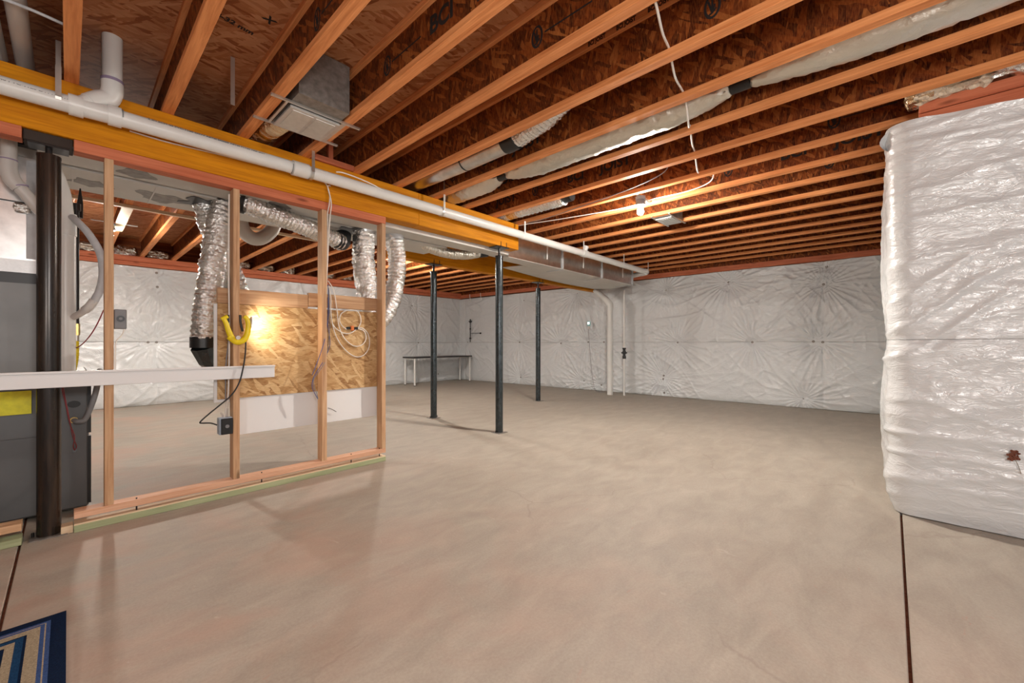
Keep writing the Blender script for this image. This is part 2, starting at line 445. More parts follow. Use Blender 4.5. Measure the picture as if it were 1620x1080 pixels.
def sheet_mesh(name, path, nrm, s0, s1, zlo, zhi, ds, dz, H, parent, zhifun=None, zlofun=None):
    ns = max(2, int((s1-s0)/ds)); nz = max(2, int((zhi-zlo)/dz))
    s = np.linspace(s0, s1, ns+1); q = np.linspace(0, 1, nz+1)
    SS, Q = np.meshgrid(s, q, indexing='ij')
    top = zhifun(SS) if zhifun else zhi+0*SS
    bot = zlofun(SS) if zlofun else zlo+0*SS
    ZZ = bot+(top-bot)*Q
    h = H(SS, ZZ)
    px, py = path(SS); nx, ny = nrm(SS)
    V = np.stack([px+nx*h, py+ny*h, ZZ], -1).reshape(-1, 3)
    idx = np.arange((ns+1)*(nz+1)).reshape(ns+1, nz+1)
    F = np.stack([idx[:-1, :-1], idx[1:, :-1], idx[1:, 1:], idx[:-1, 1:]], -1).reshape(-1, 4)
    me = bpy.data.meshes.new(name)
    me.vertices.add(len(V)); me.vertices.foreach_set('co', V.astype(np.float32).ravel())
    me.loops.add(F.size); me.loops.foreach_set('vertex_index', F.astype(np.int32).ravel())
    me.polygons.add(len(F)); me.polygons.foreach_set('loop_start', np.arange(0, F.size, 4, dtype=np.int32))
    me.update(calc_edges=True); me.validate(); me.shade_smooth(); me.materials.append(MATS['poly_sheet'])
    o = bpy.data.objects.new(name, me); COL.objects.link(o); o.parent = parent
    return o

fast_me = None
def fastener(parent, p, n):
    global fast_me
    if fast_me is None:
        m = MB(); m.tube([(0, 0, -.004), (0, 0, .001), (0, 0, .0025)], .02, 10, rfun=lambda q: .021 if q < .9 else .012); m.tube([(0, 0, 0), (0, 0, .006)], .005, 6)
        fast_me = m.build('fastener', 'mastic_patch').data; bpy.data.objects.remove(bpy.data.objects['fastener'])
    o = bpy.data.objects.new('fastener', fast_me); COL.objects.link(o); o.parent = parent
    o.location = p; o.rotation_euler = Vector(n).to_track_quat('Z', 'Y').to_euler()

# wall_far: plane X = 7.93 - .042*(Y - 4.2), seen across the room
SL = .042
def far_x(y): return 7.93-SL*(y-4.2)+.075
def far_path(s): return far_x(s), s
def far_n(s): return -1+0*s, -SL+0*s
wall_far = struct(MB().prism([(far_x(-.3)+.01, -.3), (8.6, -.3), (8.6, 9.6), (far_x(9.6)+.01, 9.6)], -.02, 2.34).build('wall_far', 'foundation'))
pinsF = [(.80, 1.07), (1.78, 1.07), (.92, 1.08), (3.05, 1.07), (.75, 2.26), (.79, 1.985), (3.28, 2.10), (2.15, 2.15), (1.05, .15), (3.32, .41), (3.33, .34), (3.31, .07),
         (5.02, 1.08), (4.63, 1.08), (5.13, .19), (4.69, .136), (7.02, 1.08), (6.98, .18), (6.86, 2.14), (5.75, 1.05), (5.3, 2.2), (8.95, 1.09)]
HF = lambda s, z: sheet_height(s, z, pinsF, 1.075, [.79, 4.95, 7.0, 9.0])
topF = lambda s: 2.345+.012*vnoise(s*3, s*0, 91)-.03*np.clip((s-2)/6, 0, 1)
sheet_mesh('insulation_blanket', far_path, far_n, -.05, 9.3, 1.077, 2.34, .0115, .0115, HF, wall_far, zhifun=topF)
sheet_mesh('insulation_blanket', far_path, far_n, -.05, 9.3, .0, 1.073, .0115, .0115, HF, wall_far, zlofun=lambda s: .003+.012*np.abs(vnoise(s*5, s*0, 92)))
for ps, pz in pinsF:
    hh = float(HF(np.array([[ps]]), np.array([[pz]]))[0, 0]); fastener(wall_far, (far_x(ps)-hh-.003, ps, pz), (-1, -SL, 0))

# wall_left: plane Y = 9.2
YL = 9.2
wall_left = struct(MB().box(-2.6, 8.62, YL+.085, 9.6, -.02, 2.34).build('wall_left', 'foundation'))
pinsL = [(1.03, 2.26), (1.04, 2.02), (1.03, 1.07), (.92, 1.07), (6.15, 2.04), (6.35, 1.07), (4.6, 1.07), (3.0, 1.07), (2.2, 2.1), (-.3, 1.07), (7.0, .2), (5.2, .15), (-.9, 2.0), (4.0, 2.1), (2.1, .2)]
HL = lambda s, z: sheet_height(s+30, z, [(a+30, b) for a, b in pinsL], 1.075, [31.03, 36.3])
lp = lambda s: (s, YL+.08+0*s); ln = lambda s: (0*s, -1+0*s)
sheet_mesh('insulation_blanket', lp, ln, -2.0, 7.78, 1.079, 2.32, .018, .018, HL, wall_left, zhifun=lambda s: 2.325+.012*vnoise(s*3, s*0, 93))
sheet_mesh('insulation_blanket', lp, ln, -2.0, 7.78, .0, 1.072, .018, .018, HL, wall_left, zlofun=lambda s: .003+.012*np.abs(vnoise(s*5, s*0, 94)))
for ps, pz in pinsL:
    hh = float(HL(np.array([[ps]]), np.array([[pz]]))[0, 0]); fastener(wall_left, (ps, YL+.08-hh-.003, pz), (0, -1, 0))
light_stop_wall = struct(MB().box(-2.75, -2.6, -3.2, 9.6, -.02, 2.79).build('light_stop_wall', 'foundation'))  # unseen wall, added to stop world light entering from the left

# wall_right: the wrapped corner that juts into the room
RC = .085; XR = 3.475; YR = -.015
def rp(s):
    # s<0: along +X side of the corner ; 0..arc ; then along -Y
    arc = RC*PI/2
    a = np.clip(s, 0, arc)/RC
    cx, cy = XR+RC, YR-RC
    x = np.where(s < 0, cx-s, cx-np.sin(a)*RC); y = np.where(s < 0, YR, cy+np.cos(a)*RC)
    y = np.where(s > arc, cy-(s-arc), y); x = np.where(s > arc, XR, x)
    return x, y
def rn(s):
    a = np.clip(s, 0, RC*PI/2)/RC
    return -np.sin(a), np.cos(a)
wall_right = struct(MB().prism([(XR+.02, -3.2), (8.6, -3.2), (8.6, YR-.02), (XR+.05, YR-.02), (XR+.02, YR-.05)], -.02, 2.33).build('wall_right', 'foundation'))
pinsR = [(-4.2, 1.07), (-2.5, 1.07), (-1.2, 1.07), (-2.6, 2.2), (2.1, 1.07), (1.6, 2.3)]
def HR(s, z):
    h = sheet_height(s+60, z, [(a+60, b) for a, b in pinsR], 1.07, [], .45, 1.0)*.62
    side = np.clip(-s/.35, 0, 1)
    h += side*.035*np.clip(np.sin(np.clip((z-.02)/1.05, 0, 1)*PI), 0, 1)+side*.035*np.clip(np.sin(np.clip((z-1.08)/1.25, 0, 1)*PI), 0, 1)
    fr = np.clip(s/.3, 0, 1)
    h += fr*.012*np.clip(np.sin(np.clip((z-.02)/1.05, 0, 1)*PI), 0, 1)
    h -= .012*np.exp(-z/.16)
    return np.clip(h, .003, None)
topR = lambda s: 2.405-.12*np.clip(s, 0, 3)*.9+.006*vnoise(s*7, s*0, 95)
sheet_mesh('insulation_blanket', rp, rn, -4.6, 2.6, 1.073, 2.40, .0125, .0125, HR, wall_right, zlofun=lambda s: 1.072+.007*vnoise(s*2.2, s*0, 97), zhifun=lambda s: np.where(s < 0, 2.405-.02*np.clip(-s, 0, 1), topR(np.clip(s, 0, .6))))
sheet_mesh('insulation_blanket', rp, rn, -4.6, 2.6, .0, 1.067, .0125, .0125, HR, wall_right, zhifun=lambda s: 1.0695+.007*vnoise(s*2.2, s*0, 97), zlofun=lambda s: .004+.008*np.abs(vnoise(s*5, s*0, 96)))
# folded flap of sheet at the top corner
fl = MB()
fl.grid(lambda u, v: (3.48+.10*u+.02*v, -.02+.075*math.sin(PI*min(1, v*1.15))*(1-u*.3)-.02*u, 2.40-.20*v-.05*u*(1-v)), 6, 10)
fl.build('sheet_flap', 'poly_sheet', wall_right)

# sill plates
o = MB().prism([(far_x(-.3)-.085, -.3), (far_x(-.3)+.10, -.3), (far_x(9.2)+.10, 9.2), (far_x(9.2)-.085, 9.2)], 2.352, 2.395)
o.prism([(far_x(-.3)-.075, -.3), (far_x(-.3)+.10, -.3), (far_x(9.2)+.10, 9.2), (far_x(9.2)-.075, 9.2)], 2.398, 2.44)
pl = thing('sill_plate', (far_x(4), 4, 2.352), 'long reddish sill plate on top of the far insulated wall', 'plate', 'sill plates')
o.build('plank', 'red_lumber_1', pl)
MB().prism([(far_x(-.3)-.07, -.3), (far_x(-.3)-.03, -.3), (far_x(9.2)-.03, 9.2), (far_x(9.2)-.07, 9.2)], 2.442, 2.79).build('rim_board', 'web_osb', pl)
pl = thing('sill_plate', (3, YL, 2.33), 'long reddish doubled sill plate on top of the left insulated wall', 'plate', 'sill plates')
MB().lumber(-2.6, 8.3, YL-.02, YL+.12, 2.335, 2.40).build('plank', 'red_lumber_0', pl)
MB().lumber(-2.6, 8.3, YL-.045, YL+.12, 2.403, 2.488).build('plank', 'red_lumber_0', pl)
MB().box(-2.6, 8.6, YL+.07, YL+.10, 2.49, 2.79).build('rim_board', 'web_osb', pl)
pl = thing('wall_plate', (3.45, -.12, 2.36), 'doubled reddish top plate above the white wrapped corner wall', 'plate')
MB().lumber(3.45, 3.59, -1.6, -.122, 2.335, 2.418).build('plank', 'red_lumber_1', pl)
MB().lumber(3.447, 3.59, -1.6, -.124, 2.422, 2.486).build('plank', 'red_lumber_1', pl)

# crumpled foil insulation
def crumple(x0, x1, y0, y1, z0, z1, seed, n=26):
    m = MB()
    def F(u, v):
        a = v*2*PI
        cy = (y0+y1)/2; cz = (z0+z1)/2; ry = (y1-y0)/2; rz = (z1-z0)/2
        x = x0+(x1-x0)*u
        k = 1+.75*mn.noise(Vector((x*11+seed, math.cos(a)*2.2, math.sin(a)*2.2)))+.35*mn.noise(Vector((x*30+seed, math.cos(a)*6, math.sin(a)*6)))
        e = min(1, min(u, 1-u)*8)**.5
        return Vector((x+.01*mn.noise(Vector((u*9, v*9, seed))), cy+ry*math.cos(a)*k*e, cz+rz*math.sin(a)*k*e))
    m.grid(F, n, 22); m.smooth = False; return m
for i in range(16):
    xa = .424+.411*(i-1)+.045
    if i % 5 == 3 or xa > 5.6: continue
    h = random.uniform(.08, .16)
    o = crumple(xa, xa+.29+.03*random.random(), YL-.05, YL+.05, 2.475+.03, 2.49+h, i*3.3).build('foil_insulation', 'foil_crumple' if i % 3 else 'foil_soft', None, org=(xa, YL, 2.49))
    nfoil = globals().get('nfoil', 0)+1
    tag(o, 'crumpled foil insulation stuffed over the left sill plate, '+['','first','second','third','fourth','fifth','sixth','seventh','eighth','ninth','tenth','eleventh','twelfth','thirteenth','fourteenth'][nfoil]+' filled bay from the left', 'insulation', 'foil insulation along the left sill')
# over the wrapped corner: tan fibreglass and foil
fi = thing('insulation_batt', (3.4, -.3, 2.49), 'crumpled tan and silver insulation stuffed above the wrapped corner wall', 'insulation')
def crum_y(y0, y1, x0, x1, z0, z1, seed, mat, nm):
    m = crumple(y0, y1, x0, x1, z0, z1, seed, 34)
    m.v = [(b, a, c) for a, b, c in m.v]; m.f = [f[::-1] for f in m.f]
    return m.build(nm, mat, fi)
crum_y(-.42, -.07, 3.36, 3.56, 2.475, 2.56, 1.3, 'fiberglass', 'fiberglass')
crum_y(-.19, -.06, 3.36, 3.52, 2.47, 2.56, 5.3, 'foil_gold', 'foil_facing')
crum_y(-.9, -.28, 3.38, 3.5, 2.49, 2.56, 8.3, 'foil_crumple', 'foil_facing')

# ------------------------------------------------------------------ floor joists
JX = lambda k: .424+.411*k
ordn = {-3: 'engineered floor joist out at the far left, outermost of all',
        -2: 'engineered floor joist at the far left, beyond the pair of white pipes',
        -1: 'orange engineered floor joist crossing above the leftmost steel column, nearest the white pipe tee',
        0: 'broad engineered floor joist on the left, one short of the near air register',
        1: 'engineered floor joist carrying the left side of the near silver air register',
        2: 'lettered engineered floor joist carrying the right side of the near silver air register',
        3: 'engineered floor joist right of the near air register, by the red blocking',
        4: 'engineered floor joist just left of the bare round metal duct',
        5: 'engineered floor joist between the bare round metal duct and the long foil wrapped duct',
        6: 'engineered floor joist along the right side of the long foil wrapped duct',
        7: 'lettered engineered floor joist, second to the right of the long foil wrapped duct',
        8: 'engineered floor joist just in front of the bare ceiling bulb',
        9: 'brightly lit engineered floor joist just behind the bare ceiling bulb',
        10: 'engineered floor joist carrying the near edge of the small far air register',
        11: 'engineered floor joist carrying the far edge of the small far air register'}
nth = {12: 'first', 13: 'second', 14: 'third', 15: 'fourth', 16: 'fifth', 17: 'sixth', 18: 'seventh'}
JY0, JY1 = -3.0, 9.26
jm = {}
JO = {}
def joist_parts(par, x, y0, y1, key):
    if key not in jm:
        yc = (y0+y1)/2; a, b = y0, y1
        w = MB().box(-.005, .005, a, b, .036, .266).build('web', 'web_osb', None)
        bf = MB().lumber(-.029, .029, a, b, 0, .038, .0025).build('bottom_flange', 'flange_wood', None)
        tf = MB().lumber(-.029, .029, a, b, .264, .302, .0025).build('top_flange', 'flange_wood', None)
        jm[key] = [w, bf, tf]
        for q in jm[key]: q.parent = par; q.location = (0, 0, 0)
    else:
        for q in jm[key]: share(q, q.name.split('.')[0], par, (0, 0, 0))
for k in range(-3, 19):
    lab = ordn.get(k) or nth[k]+' engineered floor joist past the small far air register, counting towards the far wall'
    j = thing('floor_joist', (JX(k), 0, 2.49), lab, 'joist', 'engineered wood floor joists')
    JO[k] = j
    if k == 18: joist_parts(j, JX(k), -.2, 4.2, 'short')
    elif k == 17: joist_parts(j, JX(k), JY0, JY1, 'long')
    else: joist_parts(j, JX(k), JY0, JY1, 'long')

# printed marks on the webs (face towards -X; text reads from +Y to -Y)
def webM(y, z):
    return Matrix.Translation((-.0056, y, z-2.49)) @ Matrix(((0, 0, -1, 0), (-1, 0, 0, 0), (0, 1, 0, 0), (0, 0, 0, 1)))
def ring(par, y, z, r=.05):
    m = MB()
    pts = [(-.0062, y+r*.62*math.cos(a), z-2.49+r*math.sin(a)) for a in [2*PI*i/28 for i in range(29)]]
    m.tube(pts, .0062, 5, cap=False)
    # tree-like blot inside the ring
    for i in range(7):
        a = i*.9; m.tube([(-.0062, y, z-2.49-r*.6), (-.0062, y+r*.36*math.sin(a*2.1), z-2.49+r*.75*math.cos(a*.8))], .0045, 4)
    for v in range(len(m.v)): m.v[v] = (max(-.0066, min(-.0056, m.v[v][0])), m.v[v][1], m.v[v][2])
    o = m.build('printed_emblem', 'black_ink', None); o.parent = par
    ln_ = MB().box(-.0062, -.0054, y-.33, y-.05, z-2.49-.004, z-2.49+.004); o2 = ln_.build('printed_line', 'black_ink', None); o2.parent = par
for k, ly in ((1, 2.07), (2, 2.12), (3, 1.35), (4, .62), (5, 3.05), (6, 3.62), (7, 2.72), (8, .3), (9, 1.1), (10, .4)):
    j = JO[k]
    ring(j, ly, 2.64, .052)
    text('BCI', .125, j, 'black_ink', webM(ly-.50, 2.645))
    text('JOIST', .125, j, 'black_ink', webM(ly-.92, 2.645))
    if k in (7, 6): 
        text('JOIST', .125, j, 'black_ink', webM(ly+.42, 2.645))
# small printed run along the top flange
pt = at(990, 32, x=2.038)
for dy in (-.18, 0, .18):
    text('BCI JOIST', .034, JO[4], 'black_ink', Matrix.Translation((-.0297, pt.y+dy, .283)) @ Matrix(((0, 0, -1, 0), (-1, 0, 0, 0), (0, 1, 0, 0), (0, 0, 0, 1))), squeeze=.8)
# marks on the subfloor underside
CM = lambda x, y, rz: Matrix.Translation((x, y, 2.7905)) @ Matrix.Rotation(rz, 4, 'Z') @ Matrix.Diagonal((1, -1, -1, 1))
p = at(372, 38, z=2.79); text('8-32 mm', .05, ceiling, 'black_ink', CM(p.x, p.y, .1))
p = at(426, 32, z=2.79); text('X', .07, ceiling, 'black_ink', CM(p.x, p.y, .5))

# ------------------------------------------------------------------ beams
b1 = thing('support_beam', (.8, 3.39, 2.18), 'long golden laminated beam over the open stud wall, the nearer of two', 'beam')
MB().lumber(-2.6, 2.28, 3.322, 3.462, 2.182, 2.489, .003).build('timber', 'beam_wood', b1)
MB().lumber(2.2805, 3.71, 3.3215, 3.462, 2.182, 2.489, .003).build('timber', 'beam_wood', b1)
b2 = thing('support_beam', (5.3, 4.74, 2.16), 'golden laminated beam in the back, running behind the ducts to the far wall', 'beam')
MB().lumber(2.8, 7.84, 4.67, 4.81, 2.165, 2.489, .003).build('timber', 'beam_wood', b2)

# ------------------------------------------------------------------ steel columns
def column(x, y, zt, mat, label, r=.0445, left=False):
    t = thing('steel_column', (x, y, 0), label, 'column', 'round steel support columns')
    zb = zt-.115
    MB().tube([(x, y, .006), (x, y, zb)], r, 28).build('post', mat, t)
    if not left: MB().tube([(x, y, zb), (x, y, zb+.012)], r+.003, 24).build('collar', 'black_steel', t)
    else: MB().tube([(x, y, zb), (x, y, zb+.012)], r+.001, 24).build('collar', 'rusty_steel', t)
    MB().tube([(x, y, zb), (x, y, zt-(.058 if left else .008))], .014, 12).build('adjusting_screw', 'black_steel', t)
    tp = MB().box(x-.10, x+.10, y-.07, y+.07, zt-.010, zt-.001) if not left else MB().box(x-.075, x+.075, y-.05, y+.06, zt-.066, zt-.056)
    if not left:
        tp.box(x-.05, x-.042, y-.076, y-.0705, zt-.01, zt+.05); tp.box(x+.042, x+.05, y-.076, y-.0705, zt-.01, zt+.05)
    tp.build('cap_plate', 'black_steel', t)
    MB().lumber(x-.07, x+.07, y-.07, y+.07, .0002, .006, .001).build('base_plate', 'mastic_patch', t)
    for sx in (-1, 1):
        MB().tube([(x+sx*.058, y-.0, .006), (x+sx*.058, y, .03)], .006, 8).build('anchor_bolt', 'black_steel', t)
    return t
column(-.072, 3.395, 2.182, 'rusty_steel', 'thick dark brown steel column on the left, in front of the furnace', .0465, True)
column(3.45, 3.395, 2.182, 'dark_steel', 'dark steel column under the free end of the nearer golden beam')
column(3.5, 4.74, 2.165, 'dark_steel', 'dark steel column seen between stud wall and beam end column, left of the centre')
column(5.83, 4.74, 2.165, 'dark_steel', 'rearmost thin steel column, under the back beam near the far wall')
# shim beside the left column cap
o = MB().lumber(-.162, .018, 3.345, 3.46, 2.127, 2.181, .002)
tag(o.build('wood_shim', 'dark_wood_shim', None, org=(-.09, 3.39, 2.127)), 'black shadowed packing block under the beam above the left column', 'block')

# ------------------------------------------------------------------ stud walls
sw = thing('stud_wall', (.98, 3.365, 0), 'open wooden stud partition with four studs, standing under the golden beam', 'wall frame')
MB().lumber(.021, 1.93, 3.322, 3.412, .0005, .038, .002).build('treated_plate', 'treated_wood', sw)
MB().lumber(.021, 1.93, 3.326, 3.412, .036, .046, .001).build('bottom_plate', 'pale_wood', sw)
MB().lumber(.021, 1.93, 3.322, 3.412, .075, .113, .002).build('bottom_plate', 'salmon_wood', sw)
for x in (.28, .95, 1.62, 1.88):
    MB().tube([(x, 3.345, .04), (x, 3.345, .12)], .004, 6).build('nail', 'black_steel', sw)
MB().lumber(.021, 1.93, 3.322, 3.412, 2.118, 2.180, .002).build('top_plate', 'red_lumber_0', sw)
for i, (x, w) in enumerate(((.141, .039), (.770, .039), (1.370, .039), (1.891, .039))):
    MB().lumber(x, x+w, 3.323, 3.411, .113, 2.118, .0025).build('stud', 'stud_wood_2', sw)
sw2 = thing('stud_wall', (-.6, 3.365, 0), 'cut off end of the stud partition left of the thick column', 'wall frame')
MB().lumber(-1.6, -.165, 3.322, 3.412, .0005, .038, .002).build('treated_plate', 'treated_wood', sw2)
MB().lumber(-1.6, -.165, 3.322, 3.412, .075, .113, .002).build('bottom_plate', 'stud_wood_0', sw2)
MB().lumber(-1.6, -.165, 3.322, 3.412, 2.12, 2.181, .002).build('top_plate', 'red_lumber_0', sw2)
for x in (-.75, -1.35):
    MB().lumber(x, x+.039, 3.323, 3.411, .113, 2.12, .0025).build('stud', 'stud_wood_2', sw2)
for x in (-.7, -.3): MB().tube([(x, 3.345, .04), (x, 3.345, .12)], .004, 6).build('nail', 'black_steel', sw2)
# loose scrap between
tag(MB().lumber(-.028, .019, 3.335, 3.41, .0005, .042, .002).build('wood_scrap', 'pale_wood', None, org=(0, 3.37, 0)), 'short pale wood scrap on the floor between column and stud wall', 'wood scrap')

# blocking at the beam
bl = thing('blocking', (1.45, 3.36, 2.49), 'short reddish blocking boards between joists on top of the golden beam', 'blocking')
MB().lumber(1.276, 1.627, 3.30, 3.34, 2.491, 2.535).build('board', 'red_lumber_0', bl)
MB().lumber(1.42, 1.46, 3.32, 3.36, 2.535, 2.79).build('upright', 'red_lumber_2', bl)

# boards fixed behind the studs
cl = thing('wood_cleat', (1.3, 3.43, 1.35), 'horizontal two by four cleat across the back of the studs, above the strand board', 'board')
MB().lumber(.70, 1.30, 3.414, 3.452, 1.33, 1.437, .003).build('plank', 'stud_wood_0', cl)
MB().lumber(1.303, 1.95, 3.414, 3.452, 1.345, 1.455, .003).build('plank', 'stud_wood_0', cl)
ob = MB().lumber(.700, 1.948, 3.415, 3.427, .662, 1.328, .001).build('strand_board', 'board_osb', None, org=(1.3, 3.42, .66))
tag(ob, 'lamp lit strand board fixed behind the studs', 'board')
wp = MB().lumber(.80, 1.935, 3.430, 3.446, .395, .70, .002)
tag(wp.build('white_panel', 'white_board', None, org=(1.3, 3.438, .395)), 'white melamine panel showing below the strand board behind the studs', 'panel')
wp = MB().lumber(.682, .80, 3.430, 3.446, .64, 1.325, .002)
tag(wp.build('white_panel', 'white_board', None, org=(.7, 3.438, .64)), 'narrow white panel edge standing left of the strand board', 'panel')
tb = MB().lumber(-1.3, 1.022, 3.302, 3.320, 0, .088, .002)
# slight slope: lower towards the right end
tb.v = [(x, y, z+.805-.006*(x-1.02)) for x, y, z in tb.v]
tbo = thing('trim_board', (0, 3.31, .8), 'long white trim board fixed level across the left studs and column', 'board')
tb.build('board_face', 'white_board', tbo)
lip = MB().lumber(-1.3, 1.022, 3.290, 3.302, .076, .088, .001); lip.v = [(x, y, z+.805-.006*(x-1.02)) for x, y, z in lip.v]
lip.build('board_lip', 'white_board', tbo)

# ------------------------------------------------------------------ PVC drain pipe along the beam
PY, PZ, PR = 3.225, 2.335, .0445
dp = thing('drain_pipe', (.8, PY, PZ), 'long white plastic drain pipe hung along the face of the golden beam', 'pipe')
MB().tube([(-1.8, PY, PZ-.03), (.02, PY, PZ-.008)], PR, 28).build('pipe_run', 'pvc', dp)
MB().tube([(.19, PY, PZ-.004), (1.25, PY, PZ+.006)], PR, 28).build('pipe_run', 'pvc', dp)
MB().tube([(1.25, PY, PZ+.006), (6.98, PY, PZ-.004)], PR, 28).build('pipe_run', 'pvc', dp)
w = MB(); w.tube([(0, PY, PZ-.007), (.055, PY, PZ-.006)], .0545, 28); w.tube([(.055, PY, PZ-.006), (.155, PY, PZ-.003)], .047, 28); w.tube([(.15, PY, PZ-.003), (.205, PY, PZ-.002)], .0545, 28)
w.tube([(.04, PY, PZ), (.085, PY+.01, PZ+.04), (.12, PY+.02, PZ+.075)], .043, 20)
w.build('wye_fitting', 'pvc', dp)
w = MB(); w.tube([(.08, PY+.01, PZ+.035), (.12, PY+.02, PZ+.075), (.155, PY+.03, PZ+.10), (.17, PY+.03, PZ+.15), (.17, PY+.03, PZ+.20)], .048, 20, 4)
w.build('elbow', 'pvc', dp)
MB().tube([(.17, PY+.03, PZ+.18), (.17, PY+.03, 2.79)], PR, 20).build('riser', 'pvc', dp)
MB().tube([(.17, PY+.03, PZ+.195), (.17, PY+.03, PZ+.212)], .0487, 20, cap=False).build('primer_ring', 'purple_primer', dp)
for x in (.207, 1.105): MB().tube([(x, PY, PZ+.002), (x+.006, PY, PZ+.002)], .0455, 24).build('primer_ring', 'print_gray', dp)
MB().tube([(1.115, PY, PZ+.004), (1.225, PY, PZ+.006)], .0535, 28).build('coupling', 'pvc', dp)
MB().tube([(6.98, PY, PZ-.004), (7.03, PY+.0, PZ-.004), (7.09, PY+.04, PZ-.004), (7.10, PY+.12, PZ-.01)], .05, 24, 5).build('elbow', 'pvc', dp)
MB().tube([(7.10, PY+.10, PZ-.01), (7.2, 3.75, PZ-.03)], PR, 24).build('pipe_run', 'pvc', dp)
MB().tube([(4.95, PY, PZ+.0), (5.06, PY, PZ)], .052, 24).tube([(5.0, PY, PZ), (5.03, PY-.02, PZ+.10)], .03, 14, rfun=lambda q: .025+.016*q).build('tee_fitting', 'pvc', dp)
text('PVC DWV 3 IN SCH 40', .022, dp, 'print_gray', Matrix.Translation((-.55-.8, -.0405, .028)) @ Matrix.Rotation(PI/2-.72, 4, 'X'))
for xx in (-.1,):
    text('3 IN SCH 40 PVC-1120 DWV ASTM D2665 NSF', .022, dp, 'print_gray', Matrix.Translation((xx-.8-.0, -.0408, .004)) @ Matrix.Rotation(PI/2-.55, 4, 'X'))
text('3 IN SCH 40 PVC-1120 DWV ASTM D2665 ASTM F1760 NSF-dwv', .022, dp, 'print_gray', Matrix.Translation((.62-.8, -.0362, .028)) @ Matrix.Rotation(PI/2-.72, 4, 'X'))
def hanger(x, perforated, zt=2.7):
    m = MB(); w = .011
    a0 = [(x, PY+.047*math.sin(a), PZ-.048*math.cos(a)) for a in [PI*i/10-PI/2-.6 for i in range(15)]]
    for j in range(len(a0)-1):
        p, q = a0[j], a0[j+1]
        i = len(m.v); m.v += [(x-w, p[1], p[2]), (x+w, p[1], p[2]), (x+w, q[1], q[2]), (x-w, q[1], q[2])]; m.f.append((i, i+1, i+2, i+3))
    m.box(x-w, x+w, PY-.052, PY-.050, PZ, zt if zt < 2.49 else 2.49)
    if zt > 2.49: m.box(x-w*.9, x+w*.9, PY-.052, PY-.050, 2.49, zt)
    o = m.build('pipe_hanger', 'strap_metal' if perforated else 'white_paint', None, org=(x, PY, PZ)); return o
for x, pf, lab in ((-.035, 1, 'perforated metal strap holding the white drain pipe, leftmost, by the tee fitting'),
                   (1.245, 1, 'perforated metal strap holding the white drain pipe below the near air register'),
                   (2.47, 1, 'perforated metal strap holding the white drain pipe at the bare round duct'),
                   (3.66, 0, 'pale strap holding the white drain pipe above the free end of the golden beam'),
                   (4.92, 0, 'pale strap on the white drain pipe at its small side fitting'),
                   (6.1, 0, 'pale strap on the white drain pipe above the metal trunk duct end'),
                   (7.0, 0, 'pale strap at the far curled end of the white drain pipe')):
    tag(hanger(x, pf, 2.62 if pf else 2.49), lab, 'strap', 'drain pipe hangers')
# small upright strap at left bay
o = MB().box(.668, .690, 2.94, 2.943, 2.50, 2.79).build('metal_strap', 'strap_metal', None, org=(.68, 2.94, 2.5))
tag(o, 'short pale strap hanging from the subfloor, left of the near air register', 'strap')

# ------------------------------------------------------------------ trunk ducts
td = thing('trunk_duct', (3.5, 3.6, 2.13), 'long flat metal trunk duct running behind the golden beam towards the far wall', 'duct')
m = MB().prism([(-.12, 3.475), (3.7, 3.475), (3.7, 3.69), (-.12, 3.69)], 2.142, 2.40); m.build('duct_bottom', 'duct_mastic', td)
m = MB().prism([(3.7, 3.475), (7.02, 3.475), (7.22, 4.05), (7.0, 4.28), (6.2, 4.02), (5.5, 3.86), (4.2, 3.70), (3.7, 3.69)], 2.118, 2.124); m.build('bottom_sheet', 'duct_mastic', td)
m = MB().prism([(3.7, 3.48), (7.01, 3.48), (7.20, 4.05), (7.0, 4.26), (6.2, 4.00), (5.5, 3.84), (4.2, 3.68), (3.7, 3.685)], 2.124, 2.46); m.build('duct_shell', 'galvanized', td)
for x in (4.83, 5.93, 7.0): 
    MB().box(x-.012, x+.012, 3.462, 3.48, 2.112, 2.46).box(x-.012, x+.012, 3.462, 3.76 if x < 5 else 3.82, 2.108, 2.118).build('slip_joint', 'hose_gray', td)
m = MB(); m.grid(lambda u, v: (4.3+2.95*u, 3.72+.10*u+(.45+.05*u)*v+.12*u, 2.135-.03*math.sin(PI*u)*v+.02*v), 20, 5)
o = m.build('duct_wrap', 'duct_mastic', td)
sm = o.modifiers.new('th', 'SOLIDIFY'); sm.thickness = .006
for x in (.30, 1.12): 
    m = MB(); n = 14
    ot = [(x+.09*math.cos(a)*(1+.25*math.sin(3*a+x)), 3.57+.085*math.sin(a)*(1+.15*math.sin(5*a))) for a in [2*PI*i/24 for i in range(24)]]
    m.prism(ot, 2.1405, 2.1425).build('mastic_patch', 'mastic_patch', td)
for x in (4.45, 5.35, 6.6):
    tag(MB().box(x-.011, x+.011, 3.455, 3.458, 2.20, 2.46).build('metal_strap', 'white_paint', None, org=(x, 3.456, 2.2)),
        {4.45: 'white strap on the trunk duct side, nearest the beam end', 5.35: 'white strap on the trunk duct side, middle of three', 6.6: 'white strap on the trunk duct side, nearest the far wall'}[x], 'strap', 'trunk duct hanger straps')
rd = thing('return_duct', (1.3, 4.0, 2.13), 'wide flat pale duct behind the trunk duct, above the stud partition', 'duct')
MB().prism([(-.4, 3.745), (2.95, 3.745), (2.95, 4.20), (-.4, 4.26)], 2.140, 2.42).build('duct_shell', 'duct_mastic', rd)
MB().box(-.4, 2.95, 3.69, 3.745, 2.20, 2.215).build('dark_gap_strip', 'black_plastic', rd)  # black strip set into the gap between the ducts to keep it dark
